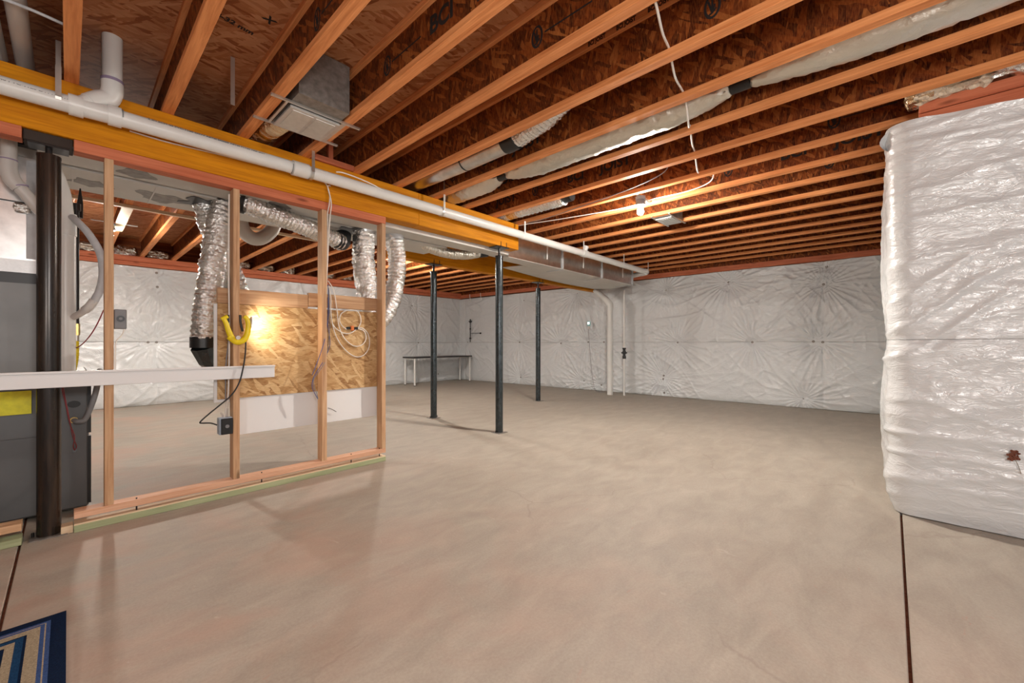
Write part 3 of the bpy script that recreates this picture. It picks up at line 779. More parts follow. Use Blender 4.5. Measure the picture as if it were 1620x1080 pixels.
for (x, y, a) in ((.48, 4.02, .15), (.1, 4.0, .1), (1.75, 3.9, .12), (2.35, 3.9, .13)):
    ot = [(x+a*math.cos(t)*(1+.3*math.sin(3*t+x*5)), y+a*.8*math.sin(t)*(1+.25*math.sin(5*t+x))) for t in [2*PI*i/24 for i in range(24)]]
    MB().prism(ot, 2.1385, 2.1405).build('mastic_patch', 'mastic_patch', rd)
for x in (.02, .42, .95): MB().box(x-.004, x+.004, 3.745, 4.24, 2.1365, 2.140).build('sheet_seam', 'pvc_gray', rd)

# ------------------------------------------------------------------ flexible ducts
def flex(label, pts, r, mat='foil', wob=.010, rib=.0035, ribn=26, seg=30, sub=26, rfun=None, squash=1.0, seed=0, parts=()):
    t = thing('flexible_duct', pts[0], label, 'duct', 'foil flexible ducts')
    MB().tube(pts, r, seg, sub, wob, rib, ribn, squash=squash, seed=seed, rfun=rfun).build('foil_sleeve', mat, t)
    return t
def collar(t, p, q, r=.085, mat='galvanized', name='collar'):
    MB().tube([p, q], r, 28).build(name, mat, t)
def blot(t, x, y, z, r, seed, name='sealant_patch', mat='black_plastic'):
    ot = []
    for i in range(40):
        a = 2*PI*i/40; k = 1+.22*math.sin(5*a+seed)+.12*math.sin(9*a+seed*2); ot.append((x+r*k*math.cos(a), y+r*k*math.sin(a)))
    MB().prism(ot, z-.004, z).build(name, mat, t)
Z = 2.135
A = lambda px, py, y: at(px, py, y=y)
# A behind, B in front (long one with black boot)
p = at(328, 300, z=2.13)
t = flex('silver flexible duct bent down behind the long one left of the second stud', [A(333, 288, 3.98), A(326, 315, 3.98), A(333, 350, 4.0), A(352, 400, 4.05), A(366, 435, 4.1), A(376, 470, 4.12)], .088, seed=1)
collar(t, A(334, 282, 3.95), A(331, 297, 3.97), .092); blot(t, .74, 3.93, 2.139, .15, 1)
t = flex('longest silver flexible duct, hanging left of the second stud and ending in a black boot', [A(362, 300, 3.80), A(354, 325, 3.80), A(342, 380, 3.82), A(333, 440, 3.85), A(326, 490, 3.86), A(322, 536, 3.87)], .082, seed=2)
collar(t, A(364, 290, 3.78), A(361, 304, 3.80), .086)
a, b = A(322, 533, 3.87), A(322, 550, 3.87); MB().tube([a, b], .086, 28).build('tape_band', 'black_plastic', t)
bt = MB(); bt.tube([A(322, 548, 3.87), A(330, 570, 3.90), A(343, 585, 3.96)], .085, 8, rfun=lambda q: .085-.035*q); bt.smooth = False; bt.build('boot', 'dark_steel', t)
t = flex('silver flexible duct stretched sideways between the second and third studs', [A(372, 318, 3.60), A(392, 323, 3.58), A(430, 338, 3.60), A(480, 358, 3.66), A(520, 374, 3.72), A(540, 384, 3.76)], .070, seed=3, rib=.005, ribn=30)
MB().tube([A(382, 320, 3.59), A(389, 322, 3.58)], .080, 28).build('tape_band', 'black_plastic', t)
MB().tube([A(368, 317, 3.60), A(374, 319, 3.60)], .078, 28).build('tape_band', 'black_plastic', t)
MB().tube([A(532, 380, 3.74), A(541, 384, 3.77), A(543, 377, 3.84), A(544, 370, 3.86)], .070, 24, 3).build('elbow', 'black_plastic', t)
blot(t, 1.87, 3.83, 2.139, .13, 3)
t = flex('silver flexible duct dropping behind the gap between third and fourth studs', [A(578, 357, 3.78), A(576, 372, 3.78), A(575, 400, 3.80), A(577, 430, 3.80), A(582, 470, 3.80), A(588, 520, 3.80)], .102, 'foil', .013, .002, seed=4)
collar(t, A(578, 349, 3.76), A(577, 366, 3.78), .105)
t = flex('silver flexible duct bowing outward just right of the fourth stud', [A(624, 368, 3.70), A(624, 378, 3.70), A(628, 410, 3.70), A(627, 440, 3.70), A(620, 475, 3.70), A(607, 500, 3.70), A(592, 515, 3.70)], .086, 'foil', .012, .003, seed=5)
collar(t, A(625, 362, 3.69), A(624, 378, 3.70), .089, 'hose_gray')
t = flex('sagging pale ribbed flexible duct with black ends under the trunk duct', [A(662, 381, 3.9), A(680, 393, 3.86), A(712, 401, 3.80), A(740, 403, 3.74), A(766, 401, 3.70)], .06, 'foil_soft', .004, .004, 40, rfun=lambda q: .035+.035*math.sin(PI*min(1, max(0, q)))**.6, squash=.8, seed=6)
for a, b in ((A(658, 380, 3.9), A(666, 383, 3.89)), (A(758, 402, 3.70), A(770, 401, 3.70))):
    MB().tube([a, b], .042, 16).build('tape_band', 'black_plastic', t)
# curved pale duct belly behind
t = thing('duct_boot', (1.3, 5.3, 2.4), 'pale rounded duct boot hanging among the joists behind the sideways flexible duct', 'duct')
MB().tube([A(380, 350, 5.4), A(386, 366, 5.4), A(400, 377, 5.4), A(415, 376, 5.4), A(430, 364, 5.4), A(437, 345, 5.4)], .075, 20, 5, squash=1.1).build('boot', 'duct_mastic', t)

# ducts in the joist bays
t = thing('round_duct', (2.26, 2.7, 2.55), 'bare round metal duct between joists, joined to foil flex by a black band', 'duct')
xb = 2.255
MB().tube([(xb, 3.60, 2.60), (xb, 3.1, 2.585), (xb, 2.62, 2.575)], .079, 32, 4).build('metal_pipe', 'galvanized', t)
MB().tube([(xb, 2.62, 2.575), (xb, 2.605, 2.575)], .081, 32).build('crimp_ring', 'dark_steel', t)
MB().tube([(xb, 2.605, 2.575), (xb, 2.15, 2.575)], .079, 32, 1).build('metal_pipe', 'galvanized', t)
MB().tube([(xb, 2.15, 2.575), (xb, 2.03, 2.577)], .084, 24, 6, .004).build('tape_band', 'black_plastic', t)
MB().tube([(xb, 2.03, 2.577), (xb-.03, 1.75, 2.60), (xb-.07, 1.5, 2.65), (2.17, 1.1, 2.69), (2.17, .3, 2.70), (2.17, -.6, 2.7)], .074, 28, 34, .006, .004, 30).build('foil_sleeve', 'foil', t)
t = thing('foil_duct', (2.68, 1.5, 2.5), 'long foil wrapped duct sagging below the joists with black bands', 'duct')
def fd(y0, y1, s, r0=.12):
    pts = [(2.685+.01*math.sin(y*3), y, 2.575) for y in np.linspace(y0, y1, 6)]
    MB().tube(pts, r0, 30, 22, .010, .0015, 18, squash=.80, seed=s, rfun=lambda q: .035+(r0-.035)*min(1, (min(q, 1-q)*5))**.6).build('foil_sleeve', 'foil_soft', t)
fd(3.62, 2.62, 1, .11); fd(2.56, .70, 2, .122); fd(.60, -2.0, 3, .108)
for y in (2.59, .65): MB().tube([(2.685, y+.05, 2.575), (2.685, y-.05, 2.575)], .042, 20).build('tape_band', 'black_plastic', t)
t = thing('ribbed_duct', (3.52, 3, 2.56), 'short silver accordion duct between joists above the beam end', 'duct')
MB().tube([(3.5, 3.7, 2.58), (3.5, 3.2, 2.575), (3.5, 2.5, 2.57)], .08, 24, 40, .002, .007, 32).build('foil_sleeve', 'foil', t)
MB().tube([(3.5, 2.5, 2.57), (3.5, 2.40, 2.57)], .06, 16).build('tape_band', 'black_plastic', t)

# near register with boot and flex
rg = thing('air_register', (1.06, 2.78, 2.48), 'silver metal air register framed between two joists, near the left', 'register')
for y in (2.607, 2.943): MB().box(.79, 1.325, y, y+.018, 2.478, 2.489).build('mounting_rail', 'strap_metal', rg)
for x, w in ((.872, .013), (1.205, .03)): MB().box(x, x+w, 2.625, 2.943, 2.476, 2.488).build('side_rail', 'strap_metal', rg)
MB().lumber(.90, 1.20, 2.632, 2.936, 2.462, 2.478, .003).build('face_plate', 'grille_metal', rg)
for j in range(2):
    x0 = .925+.135*j
    MB().box(x0-.003, x0+.118, 2.655, 2.658, 2.459, 2.4625).build('raised_edge', 'white_paint', rg)
    for i in range(9):
        y = 2.668+i*.028
        s = MB(); s.v = [(x0, y, 2.462), (x0+.115, y, 2.462), (x0+.115, y+.018, 2.4575), (x0, y+.018, 2.4575), (x0, y+.02, 2.4625), (x0+.115, y+.02, 2.4625)]
        s.f = [(0, 1, 2, 3), (3, 2, 5, 4)]
        s.build('louver', 'grille_metal', rg)
MB().box(.90, 1.20, 2.50, 2.72, 2.49, 2.785).build('sheet_boot', 'mastic_patch', rg)
MB().box(.90, 1.20, 2.72, 2.94, 2.49, 2.60).build('sheet_boot', 'mastic_patch', rg)
t = thing('ribbed_duct', (1.0, 3.1, 2.6), 'coppery ribbed flexible duct tucked above the golden beam by the near register', 'duct')
MB().tube([(.99, 2.90, 2.60), (.985, 3.05, 2.585), (.97, 3.2, 2.585), (.96, 3.45, 2.60)], .078, 26, 26, .001, .005, 42).build('foil_sleeve', 'foil_gold', t)
# far register
rg2 = thing('air_register', (4.74, 1.9, 2.48), 'small silver air register between joists beside the bare bulb', 'register')
for y in (1.795, 1.995): MB().box(4.50, 4.99, y, y+.017, 2.478, 2.489).build('mounting_rail', 'strap_metal', rg2)
MB().lumber(4.59, 4.89, 1.812, 1.995, 2.466, 2.480, .003).build('face_plate', 'grille_metal', rg2)
for i in range(6):
    y = 1.832+i*.026
    MB().box(4.62, 4.86, y, y+.012, 2.462, 2.467).build('louver', 'grille_metal', rg2)
MB().box(4.58, 4.90, 1.80, 2.01, 2.49, 2.78).build('sheet_boot', 'mastic_patch', rg2)

# ------------------------------------------------------------------ light bulbs
def bulb(c, label, cord=True):
    x, y, z = c
    t = thing('light_bulb', (x, y, z+.08), label, 'lamp', 'bare bulbs on the ceiling')
    pr = [(.000, -.062), (.018, -.058), (.030, -.045), (.0335, -.028), (.031, -.010), (.022, .012), (.015, .028), (.0145, .034)]
    m = MB(); n = 24
    for r, dz in pr:
        for i in range(n): m.v.append((x+max(r, .001)*math.cos(2*PI*i/n), y+max(r, .001)*math.sin(2*PI*i/n), z+dz))
    for k in range(len(pr)-1):
        for i in range(n): a = k*n+i; b = k*n+(i+1) % n; m.f.append((a, b, b+n, a+n))
    m.smooth = True
    bo = m.build('glass_bulb', 'bulb_glow', t)
    MB().tube([(x, y, z+.032), (x, y, z+.055), (x, y, z+.09)], .03, 24, rfun=lambda q: .052-.014*q).build('lamp_holder', 'fixture_gray', t)
    MB().tube([(x, y, z+.09), (x, y, z+.12)], .05, 8).build('ceiling_box', 'blue_plastic', t)
    MB().box(x-.16, x+.245, y-.012, y+.012, z+.121, z+.131).build('mounting_bar', 'strap_metal', t)
    return t
bulb(BULB1, 'lit bare bulb in a grey holder under the joists, right of the centre')
bulb(BULB2, 'lit bare bulb over the back room, hidden behind the first stud')
bulb(BULB3, 'lit bare bulb hidden behind the bowing flexible duct by the fourth stud')

# ------------------------------------------------------------------ cables at the ceiling
def cable(label, pts, r, mat, sub=8, name='cable', cat='cable', group=None):
    o = MB().tube(pts, r, 8, sub).build(name, mat, None, org=pts[0]); tag(o, label, cat, group); return o
cable('white cable threaded across the joists from the top towards the bulb', [(1.60, .72, 2.534), (1.74, .75, 2.512), (1.90, .79, 2.508), (2.068, .825, 2.534), (2.26, .87, 2.508), (2.479, .905, 2.534), (2.60, .93, 2.50), (2.685, .95, 2.452), (2.78, .98, 2.475), (2.89, 1.01, 2.534), (3.10, 1.07, 2.51), (3.301, 1.12, 2.534), (3.45, 1.16, 2.515), (3.60, 1.20, 2.505), (3.64, 1.205, 2.50)], .006, 'white_cable')
cable('thin grey cable running over joists to the free end of the beam', [(3.32, 1.36, 2.60), (3.45, 1.40, 2.53), (3.52, 1.6, 2.50), (3.58, 1.95, 2.485), (3.66, 2.5, 2.482), (3.72, 3.0, 2.482), (3.70, 3.4, 2.50)], .004, 'gray_wire')
cable('pale cable curving beside the bulb along the joists', [(3.76, 1.13, 2.56), (3.84, 1.15, 2.50), (3.92, 1.25, 2.485), (3.96, 1.45, 2.482), (3.95, 1.75, 2.484), (3.99, 2.1, 2.482), (3.85, 2.8, 2.482), (3.75, 3.2, 2.484), (3.7, 3.5, 2.485)], .005, 'white_cable')
bw = 3.316
cable('white cable stapled along the beam face and down beside the third stud', [A(205, 207, bw), A(270, 226, bw), A(350, 245, bw), A(440, 268, bw), A(495, 281, bw), A(514, 289, bw), A(521, 305, bw), A(521, 322, 3.31), A(518, 340, 3.32), (1.418, 3.33, 1.95), (1.418, 3.36, 1.5)], .0045, 'white_cable')
cable('white cable rising past the pipe into the joists above the third stud', [A(523, 294, 3.30), (1.41, 3.312, 2.30), A(524, 320, 3.305), A(522, 345, 3.31), (1.425, 3.33, 1.9), (1.422, 3.37, 1.45)], .0045, 'white_cable')
cable('white cable looping over the top of the drain pipe', [A(532, 272, 3.19), A(542, 273, 3.185), A(565, 281, 3.18), A(590, 292, 3.18), A(610, 303, 3.19), A(640, 313, 3.2)], .005, 'white_cable')

# ------------------------------------------------------------------ things on the studs
# clamp lamp
lx, ly_, lz = .79, 3.27, 1.14
cp = thing('clamp_lamp', (lx, ly_, lz), 'yellow clamp work lamp gripping the second stud, shining on the board', 'lamp')
Q = lambda px, py, y=3.28: at(px, py, y=y)
m = MB().tube([Q(354, 504), Q(358, 512), Q(362, 524), Q(366, 533), Q(371, 539), Q(378, 541), Q(386, 537), Q(391, 528), Q(393, 516), Q(391, 505), Q(386, 500)], .010, 10, 4, rfun=lambda q: .0135+.006*math.sin(PI*q)); m.build('clamp_body', 'yellow_paint', cp)
m = MB().tube([Q(350, 505), Q(360, 500)], .013, 8).tube([Q(362, 532), Q(375, 541), Q(388, 536)], .020, 10, 4); m.build('clamp_body', 'yellow_paint', cp)
MB().tube([Q(361, 498, 3.29), Q(361, 510, 3.29)], .0075, 8).build('jaw_pad', 'black_plastic', cp)
MB().tube([Q(380, 498, 3.29), Q(381, 512, 3.29), Q(384, 524, 3.29)], .008, 8, 3).build('jaw_pad', 'black_plastic', cp)
MB().tube([Q(376, 534, 3.262), Q(377, 534, 3.25)], .014, 16).build('pivot_knob', 'pvc_gray', cp)
dc = Q(396, 513, 3.315)
nd = Vector((.99, -.04, -.1)).normalized()
MB().tube([dc-nd*.012, dc-nd*.004, dc], .045, 28, rfun=lambda q: .036+.020*q).build('reflector', 'white_paint', cp)
MB().tube([dc, dc+nd*.004], .048, 28).build('light_disc', 'lamp_disc', cp)
MB().tube([Q(391, 515, 3.29), dc-nd*.010], .008, 8).build('swivel_arm', 'yellow_paint', cp)
sp = bpy.data.lights.new('work_lamp_light', 'SPOT'); sp.energy = 3.2; sp.color = (1, .86, .66); sp.spot_size = math.radians(165); sp.spot_blend = .8; sp.shadow_soft_size = .03
so = bpy.data.objects.new('work_lamp_light', sp); COL.objects.link(so); so.location = dc+nd*.03
so.rotation_euler = Vector((.75, .55, -.05)).to_track_quat('-Z', 'Y').to_euler()
cable('black power cord hanging from the clamp lamp to the outlet box', [Q(389, 535), Q(388, 560), Q(384, 585), Q(378, 606), Q(366, 625), Q(346, 642), Q(330, 655), Q(317, 667), Q(320, 669, 3.29), Q(333, 669, 3.30), Q(343, 672, 3.31)], .0048, 'rubber', 6, 'power_cord')
# outlet box on stud 2
bx = thing('outlet_box', (.74, 3.36, .45), 'blue electrical box with black receptacle on the side of the second stud', 'outlet')
MB().lumber(.690, .768, 3.325, 3.385, .43, .545, .004).build('box', 'blue_plastic', bx)
MB().lumber(.700, .767, 3.312, 3.325, .432, .540, .003).build('receptacle', 'black_plastic', bx)
MB().tube([(.733, 3.312, .487), (.733, 3.308, .487)], .012, 14).build('outlet_face', 'gray_plastic', bx)
MB().tube([(.72, 3.35, .545), (.71, 3.37, .575)], .006, 6).tube([(.74, 3.35, .545), (.745, 3.37, .60)], .006, 6).build('cable_clamp', 'pvc_gray', bx)
cable('white cable running down the second stud to the outlet box', [(.755, 3.36, 2.08), (.752, 3.36, 1.6), (.756, 3.36, 1.1), (.75, 3.36, .72), (.735, 3.355, .60), (.725, 3.35, .54)], .0055, 'white_cable')
cable('dark cable beside the white one on the second stud', [(.762, 3.385, 1.5), (.758, 3.385, 1.1), (.742, 3.385, .9), (.74, 3.385, .66)], .0045, 'gray_wire')
# box on stud 1
bx = thing('switch_box', (.21, 3.36, 1.14), 'grey electrical box on the right side of the first stud', 'outlet')
MB().lumber(.181, .236, 3.330, 3.39, 1.135, 1.25, .004).build('box', 'gray_plastic', bx)
MB().tube([(.209, 3.330, 1.195), (.209, 3.322, 1.195)], .018, 18).build('knockout', 'black_plastic', bx)
MB().tube([(.209, 3.321, 1.195), (.209, 3.319, 1.195)], .008, 12).build('knockout', 'gray_plastic', bx)
cable('thin white cable looping from the grey box down the first stud', [(.225, 3.34, 1.135), (.215, 3.33, 1.10), (.19, 3.32, 1.06), (.186, 3.318, .98), (.186, 3.318, .90)], .003, 'white_cable')
# looped white cable and data wires by the third stud
Bq = lambda px, py, y=3.405: at(px, py, y=y)
cable('coiled white cable hanging in loops before the strand board right of the third stud', [Bq(519, 444), Bq(528, 460), Bq(533, 490), Bq(536, 515), Bq(545, 535), Bq(560, 547), Bq(573, 545), Bq(579, 535), Bq(576, 524), Bq(565, 519)], .0042, 'white_cable', 6)
cable('lower wide loop of white cable right of the third stud', [Bq(520, 452), Bq(523, 470), Bq(524, 500), Bq(531, 530), Bq(545, 552), Bq(562, 564), Bq(576, 561), Bq(584, 548), Bq(583, 530), Bq(575, 520), Bq(566, 518)], .0042, 'white_cable', 6)
cable('round upper loop of white cable above the orange device', [Bq(549, 521), Bq(541, 515), Bq(537, 505), Bq(541, 495), Bq(553, 490), Bq(566, 493), Bq(571, 505), Bq(568, 516), Bq(556, 526), Bq(545, 527), Bq(532, 520), Bq(526, 512)], .0042, 'white_cable', 6)
od = thing('cable_ring', (1.72, 3.4, 1.15), 'orange plastic cable hanger with black ends on the strand board', 'fitting')
p = Bq(557, 519); MB().lumber(p.x-.013, p.x+.013, 3.392, 3.41, p.z-.02, p.z+.02, .003).build('body', 'orange_plastic', od)
for s in (-1, 1): MB().lumber(p.x+s*.034-.018, p.x+s*.034+.018, 3.396, 3.41, p.z-.011, p.z+.011, .004).build('end_clip', 'black_plastic', od)
for i, (dx, mt, lab) in enumerate(((0, 'blue_wire', 'blue data wire hanging down the third stud'), (3, 'gray_wire', 'grey data wire hanging down the third stud, beside the blue one'), (-2, 'blue_wire', 'short blue data wire crossing the third stud lower down'))):
    cable(lab, [Bq(519+dx*.4, 450), Bq(520+dx*.4, 490), Bq(519+dx, 515), Bq(522-dx, 545), Bq(512+dx, 570, 3.33), Bq(500+dx, 590, 3.315), Bq(495+dx*.5, 600, 3.315), Bq(494+dx, 612, 3.315), Bq(498+dx, 622, 3.315), Bq(503, 631, 3.315)] if i < 2 else
          [Bq(519, 470), Bq(518, 510), Bq(513, 540, 3.315), Bq(503, 570, 3.31), Bq(494, 593, 3.31)], .0028, mt, 6, 'data_wire', 'cable')
cable('dark wire end poking out over the white panel right of the third stud', [Bq(519, 645), Bq(525, 647), Bq(532, 651)], .003, 'gray_wire', 4, 'data_wire', 'cable')

# ------------------------------------------------------------------ furnace corner
fu = thing('furnace', (-.3, 4.0, .0), 'dark grey furnace cabinet with hose and oval opening behind the thick column', 'furnace')
MB().lumber(-.85, .088, 3.70, 4.45, .03, .875, .012).build('cabinet', 'furnace_gray', fu)
MB().box(.070, .098, 3.705, 3.745, .05, .47).box(.070, .098, 3.705, 3.745, .49, .86).build('door_edge', 'black_plastic', fu)
MB().lumber(-.85, -.12, 3.695, 3.702, .04, .50, .002).build('access_panel', 'furnace_gray', fu)
m = MB(); p = at(117, 639, y=3.7); ot = [(p.x+.028*math.cos(a), p.z+.021*math.sin(a)) for a in [2*PI*i/24 for i in range(24)]]
m.prism(ot, 0, .004); m.v = [(x, 3.698-z, y) for x, y, z in m.v]; m.build('oval_opening', 'black_plastic', fu)
yl = MB().lumber(-.42, -.146, 3.688, 3.697, .640, .775, .001).build('warning_label', 'yellow_label', fu); yl['label'] = 'bright yellow label on the furnace'
p = at(117, 664, y=3.69); MB().tube([(p.x, 3.70, p.z), (p.x, 3.675, p.z)], .018, 16).build('drain_fitting', 'brass', fu)
ho = MB().tube([(p.x, 3.68, p.z), (p.x+.015, 3.655, p.z-.008), at(133, 664, y=3.655), at(141, 650, y=3.655), at(150, 625, y=3.655), at(156, 600, y=3.66), at(158, 585, y=3.70)], .0145, 14, 6).build('drain_hose', 'hose_gray', fu)
ho['label'] = 'curved dark grey drain hose'
ho.data.materials[0] = MATS['gray_plastic']
for s in (0, 1):
    MB().tube([at(97+s*3, 612, y=3.67), at(104, 640-s*6, y=3.67), at(110+s, 668, y=3.67), at(118-s*3, 690, y=3.67), at(116+s*5, 705, y=3.67), at(118, 712, y=3.69)], .0022, 6, 5).build('thermostat_wire', 'red_wire', fu)
MB().tube([at(118, 713, y=3.70), at(118, 713, y=3.69)], .01, 10).build('wire_grommet', 'black_plastic', fu)
cc = thing('coil_cabinet', (-.45, 4.0, .88), 'grey upper coil cabinet stacked on the furnace, left of the thick column', 'furnace')
MB().lumber(-.85, -.118, 3.71, 4.40, .878, 1.44, .006).build('cabinet', 'coil_gray', cc)
MB().box(-.85, -.116, 3.704, 3.712, 1.40, 1.46).build('dark_trim', 'black_plastic', cc)
pn = thing('plenum', (-.45, 4.0, 1.44), 'galvanized sheet metal plenum above the furnace, sealed with white tape', 'duct')
MB().lumber(-.85, -.118, 3.715, 4.40, 1.442, 2.139, .003).build('sheet_box', 'galvanized', pn)
MB().box(-.85, -.116, 3.708, 3.716, 1.455, 1.535).build('sealing_tape', 'tape_white', pn)
MB().box(-.85, -.165, 3.710, 3.716, 1.865, 1.872).build('sheet_seam', 'dark_steel', pn)
MB().box(-.167, -.118, 3.711, 3.716, 1.545, 2.12).build('corner_flange', 'hose_gray', pn)
m = crumple(-.215, -.15, 3.68, 3.72, 1.81, 1.86, 2.2, 10); m.build('foil_patch', 'foil', pn)
# vent pipes
vp = thing('vent_pipe', (-.2, 3.62, 2.2), 'greyish white vent pipe elbowed down and right above the furnace', 'pipe')
MB().tube([at(14, 190, y=3.6), at(14, 255, y=3.6)], .031, 20).build('pipe_run', 'pvc_gray', vp)
MB().tube([at(13, 250, y=3.6), at(13, 268, y=3.6), at(20, 285, y=3.6), at(32, 297, y=3.6)], .036, 20, 5).build('elbow', 'pvc_gray', vp)
MB().tube([at(28, 293, y=3.6), at(66, 336, y=3.6)], .031, 20).build('pipe_run', 'pvc_gray', vp)
MB().tube([at(13, 252, y=3.6), at(13, 254, y=3.6)], .0368, 20).build('primer_ring', 'purple_primer', vp)
MB().tube([at(30, 294, y=3.6), at(31, 296, y=3.6)], .0365, 20).build('primer_ring', 'purple_primer', vp)
vp = thing('vent_pipe', (0, 3.66, .9), 'straight white vent pipe standing right behind the thick column', 'pipe')
MB().tube([(-.012, 3.655, .88), (-.012, 3.655, 1.72)], .0445, 22).build('pipe_run', 'pvc', vp)
MB().tube([(-.012, 3.655, 1.70), (-.012, 3.655, 1.83)], .049, 22).build('coupling', 'pvc', vp)
MB().tube([(-.012, 3.655, 1.80), (-.025, 3.655, 1.95), (-.06, 3.66, 2.08), (-.08, 3.66, 2.135)], .038, 20, 5).build('offset', 'pvc', vp)
gp = thing('gas_pipe', (.035, 3.75, .88), 'thin black gas pipe with brass valve and yellow connector beside the vent pipe', 'pipe')
MB().tube([at(121, 325, y=3.72), at(121, 514, y=3.72)], .0125, 14).build('black_pipe', 'black_steel', gp)
MB().tube([at(121, 322, y=3.72), at(121, 333, y=3.72)], .02, 12).build('cap_fitting', 'black_steel', gp)
MB().tube([at(127, 298, y=3.78), at(126.5, 345, y=3.76)], .011, 10, 4, rfun=lambda q: .003+.011*min(1, q*2)).build('upper_pipe', 'black_steel', gp)
MB().tube([at(121, 512, y=3.72), at(121, 530, y=3.72)], .016, 6).build('valve', 'brass', gp)
MB().tube([at(121, 530, y=3.72), at(121, 540, y=3.72)], .012, 10).build('union', 'strap_metal', gp)
MB().tube([at(121, 539, y=3.72), at(121, 560, y=3.72), at(119, 575, y=3.72), at(116, 590, y=3.72)], .0115, 12, 14, 0, .0015, 70).build('yellow_connector', 'yellow_paint', gp)
rl = thing('insulated_line', (.1, 3.6, 1.3), 'grey insulated refrigerant line curving out between vent pipe and first stud', 'pipe')
MB().tube([at(113, 343, y=3.62), at(122, 350, y=3.60), at(142, 372, y=3.58), at(158, 400, y=3.56), at(163, 430, y=3.55), at(158, 458, y=3.56), at(148, 478, y=3.58)], .0195, 16, 6, .0015).build('insulation_sleeve', 'hose_gray', rl)
MB().tube([at(149, 475, y=3.58), at(140, 486, y=3.59), at(134, 491, y=3.60)], .0235, 12, 6, .003).build('tape_wrap', 'pvc_gray', rl)
MB().tube([at(140, 486, y=3.60), at(128, 495, y=3.61), at(115, 502, y=3.63)], .0185, 14, 4).build('insulation_sleeve', 'pvc_gray', rl)
bpy.data.objects['insulated_line'].location = (.1, 3.6, 1.3)
cable('thin copper coloured wire curving behind the first stud', [at(164, 490, y=3.50), at(155, 510, y=3.52), at(143, 530, y=3.56), at(128, 546, y=3.62), at(114, 552, y=3.68), at(108, 553, y=3.70)], .003, 'red_wire', 6)
cable('thick white vent pipe in the left joist bay, right one of the pair', [(-.165, 2.2, 2.62), (-.165, 3.1, 2.62), (-.165, 3.6, 2.62)], .037, 'pvc_gray', 3, 'joist_bay_pipe', 'pipe', 'pipes in the left joist bay')
cable('thick white vent pipe in the left joist bay, leftmost of the pair', [(-.262, 2.2, 2.62), (-.262, 3.1, 2.62), (-.262, 3.6, 2.62)], .037, 'pvc_gray', 3, 'joist_bay_pipe', 'pipe', 'pipes in the left joist bay')
cable('dark conduit slung across the left joist bay under the white pipes', [at(-30, -14, z=2.573), at(20, 4, z=2.573), at(60, 20, z=2.573), at(100, 38, z=2.56)], .007, 'hose_gray', 4)
# pale strip and strapping behind
fs = MB().lumber(-.6, 2.4, 5.80, 5.84, 2.455, 2.488, .003).build('furring_strip', 'pale_wood', None, org=(.8, 5.8, 2.455))
tag(fs, 'pale furring strip nailed across the joists behind the return duct', 'strip')
bd = MB().lumber(JX(0)-.045, JX(0)+.045, 5.9, 7.2, 2.470, 2.489, .002).build('pale_board', 'pale_wood', None, org=(JX(0), 5.8, 2.47))
tag(bd, 'pale board under a joist, brightly lit by the hidden back lamp', 'board')

# ------------------------------------------------------------------ far side: pipes, valve, table
sp_ = thing('soil_pipe', (7.62, 4.20, 0), 'white plastic drain stack with elbow standing before the far wall', 'pipe')
xw = 7.62
c0 = at(965, 625, x=7.53); X0, Y0 = 7.53, c0.y
MB().tube([(X0, Y0, 0), (X0, Y0, 1.78)], .057, 24).build('pipe_run', 'pvc', sp_)
MB().tube([(X0, Y0, 1.74), (X0, Y0, 1.84), (X0-.02, Y0+.05, 1.92), (X0-.03, Y0+.11, 1.985)], .064, 24, 4).build('elbow', 'pvc', sp_)
MB().tube([(X0-.02, Y0+.09, 1.96), (X0-.05, Y0+.32, 2.17)], .057, 24).build('offset', 'pvc', sp_)
wp_ = thing('water_pipe', (7.62, 4.0, 0), 'thin white riser with black valve right of the drain stack', 'pipe')
c1 = at(987.5, 625, x=7.62); X1, Y1 = 7.62, c1.y
MB().tube([(X1, Y1, 0), (X1, Y1, 2.12)], .021, 16).build('pipe_run', 'pvc', wp_)
for z in (1.40, 1.52): MB().tube([(X1, Y1, z-.02), (X1, Y1, z+.02)], .027, 16).build('coupling', 'pvc', wp_)
m = MB(); m.tube([(X1, Y1, .74), (X1, Y1, .96)], .032, 14, 8, rfun=lambda q: .036 if (q*5) % 1 < .6 else .024); m.tube([(X1, Y1-.06, .86), (X1, Y1+.06, .86)], .014, 10)
m.build('valve', 'black_plastic', wp_)
# wall sensor with cord
se = thing('wall_sensor', (7.82, 4.95, 1.4), 'small teal glowing plug in device hung on the far wall', 'device')
q = at(932, 512, x=7.80); MB().lumber(7.775, 7.80, q.y-.045, q.y+.045, q.z-.05, q.z+.06, .012).build('housing', 'teal_plastic', se)
MB().lumber(7.772, 7.776, q.y-.02, q.y+.02, q.z-.01, q.z+.035, .001).build('screen', 'lamp_disc', se)
MB().lumber(7.78, 7.80, q.y-.02, q.y+.02, q.z-.12, q.z-.05, .006).build('socket', 'pvc_gray', se)
cable('thin dark cord trailing from the teal device down to the floor', [(7.79, q.y+.01, q.z-.12), (7.785, q.y-.02, 1.0), (7.78, q.y-.05, .7), (7.78, q.y-.10, .3), (7.775, q.y-.16, .05), (7.76, q.y-.25, .012), (7.78, q.y-.4, .012)], .005, 'gray_wire', 6, 'power_cord')
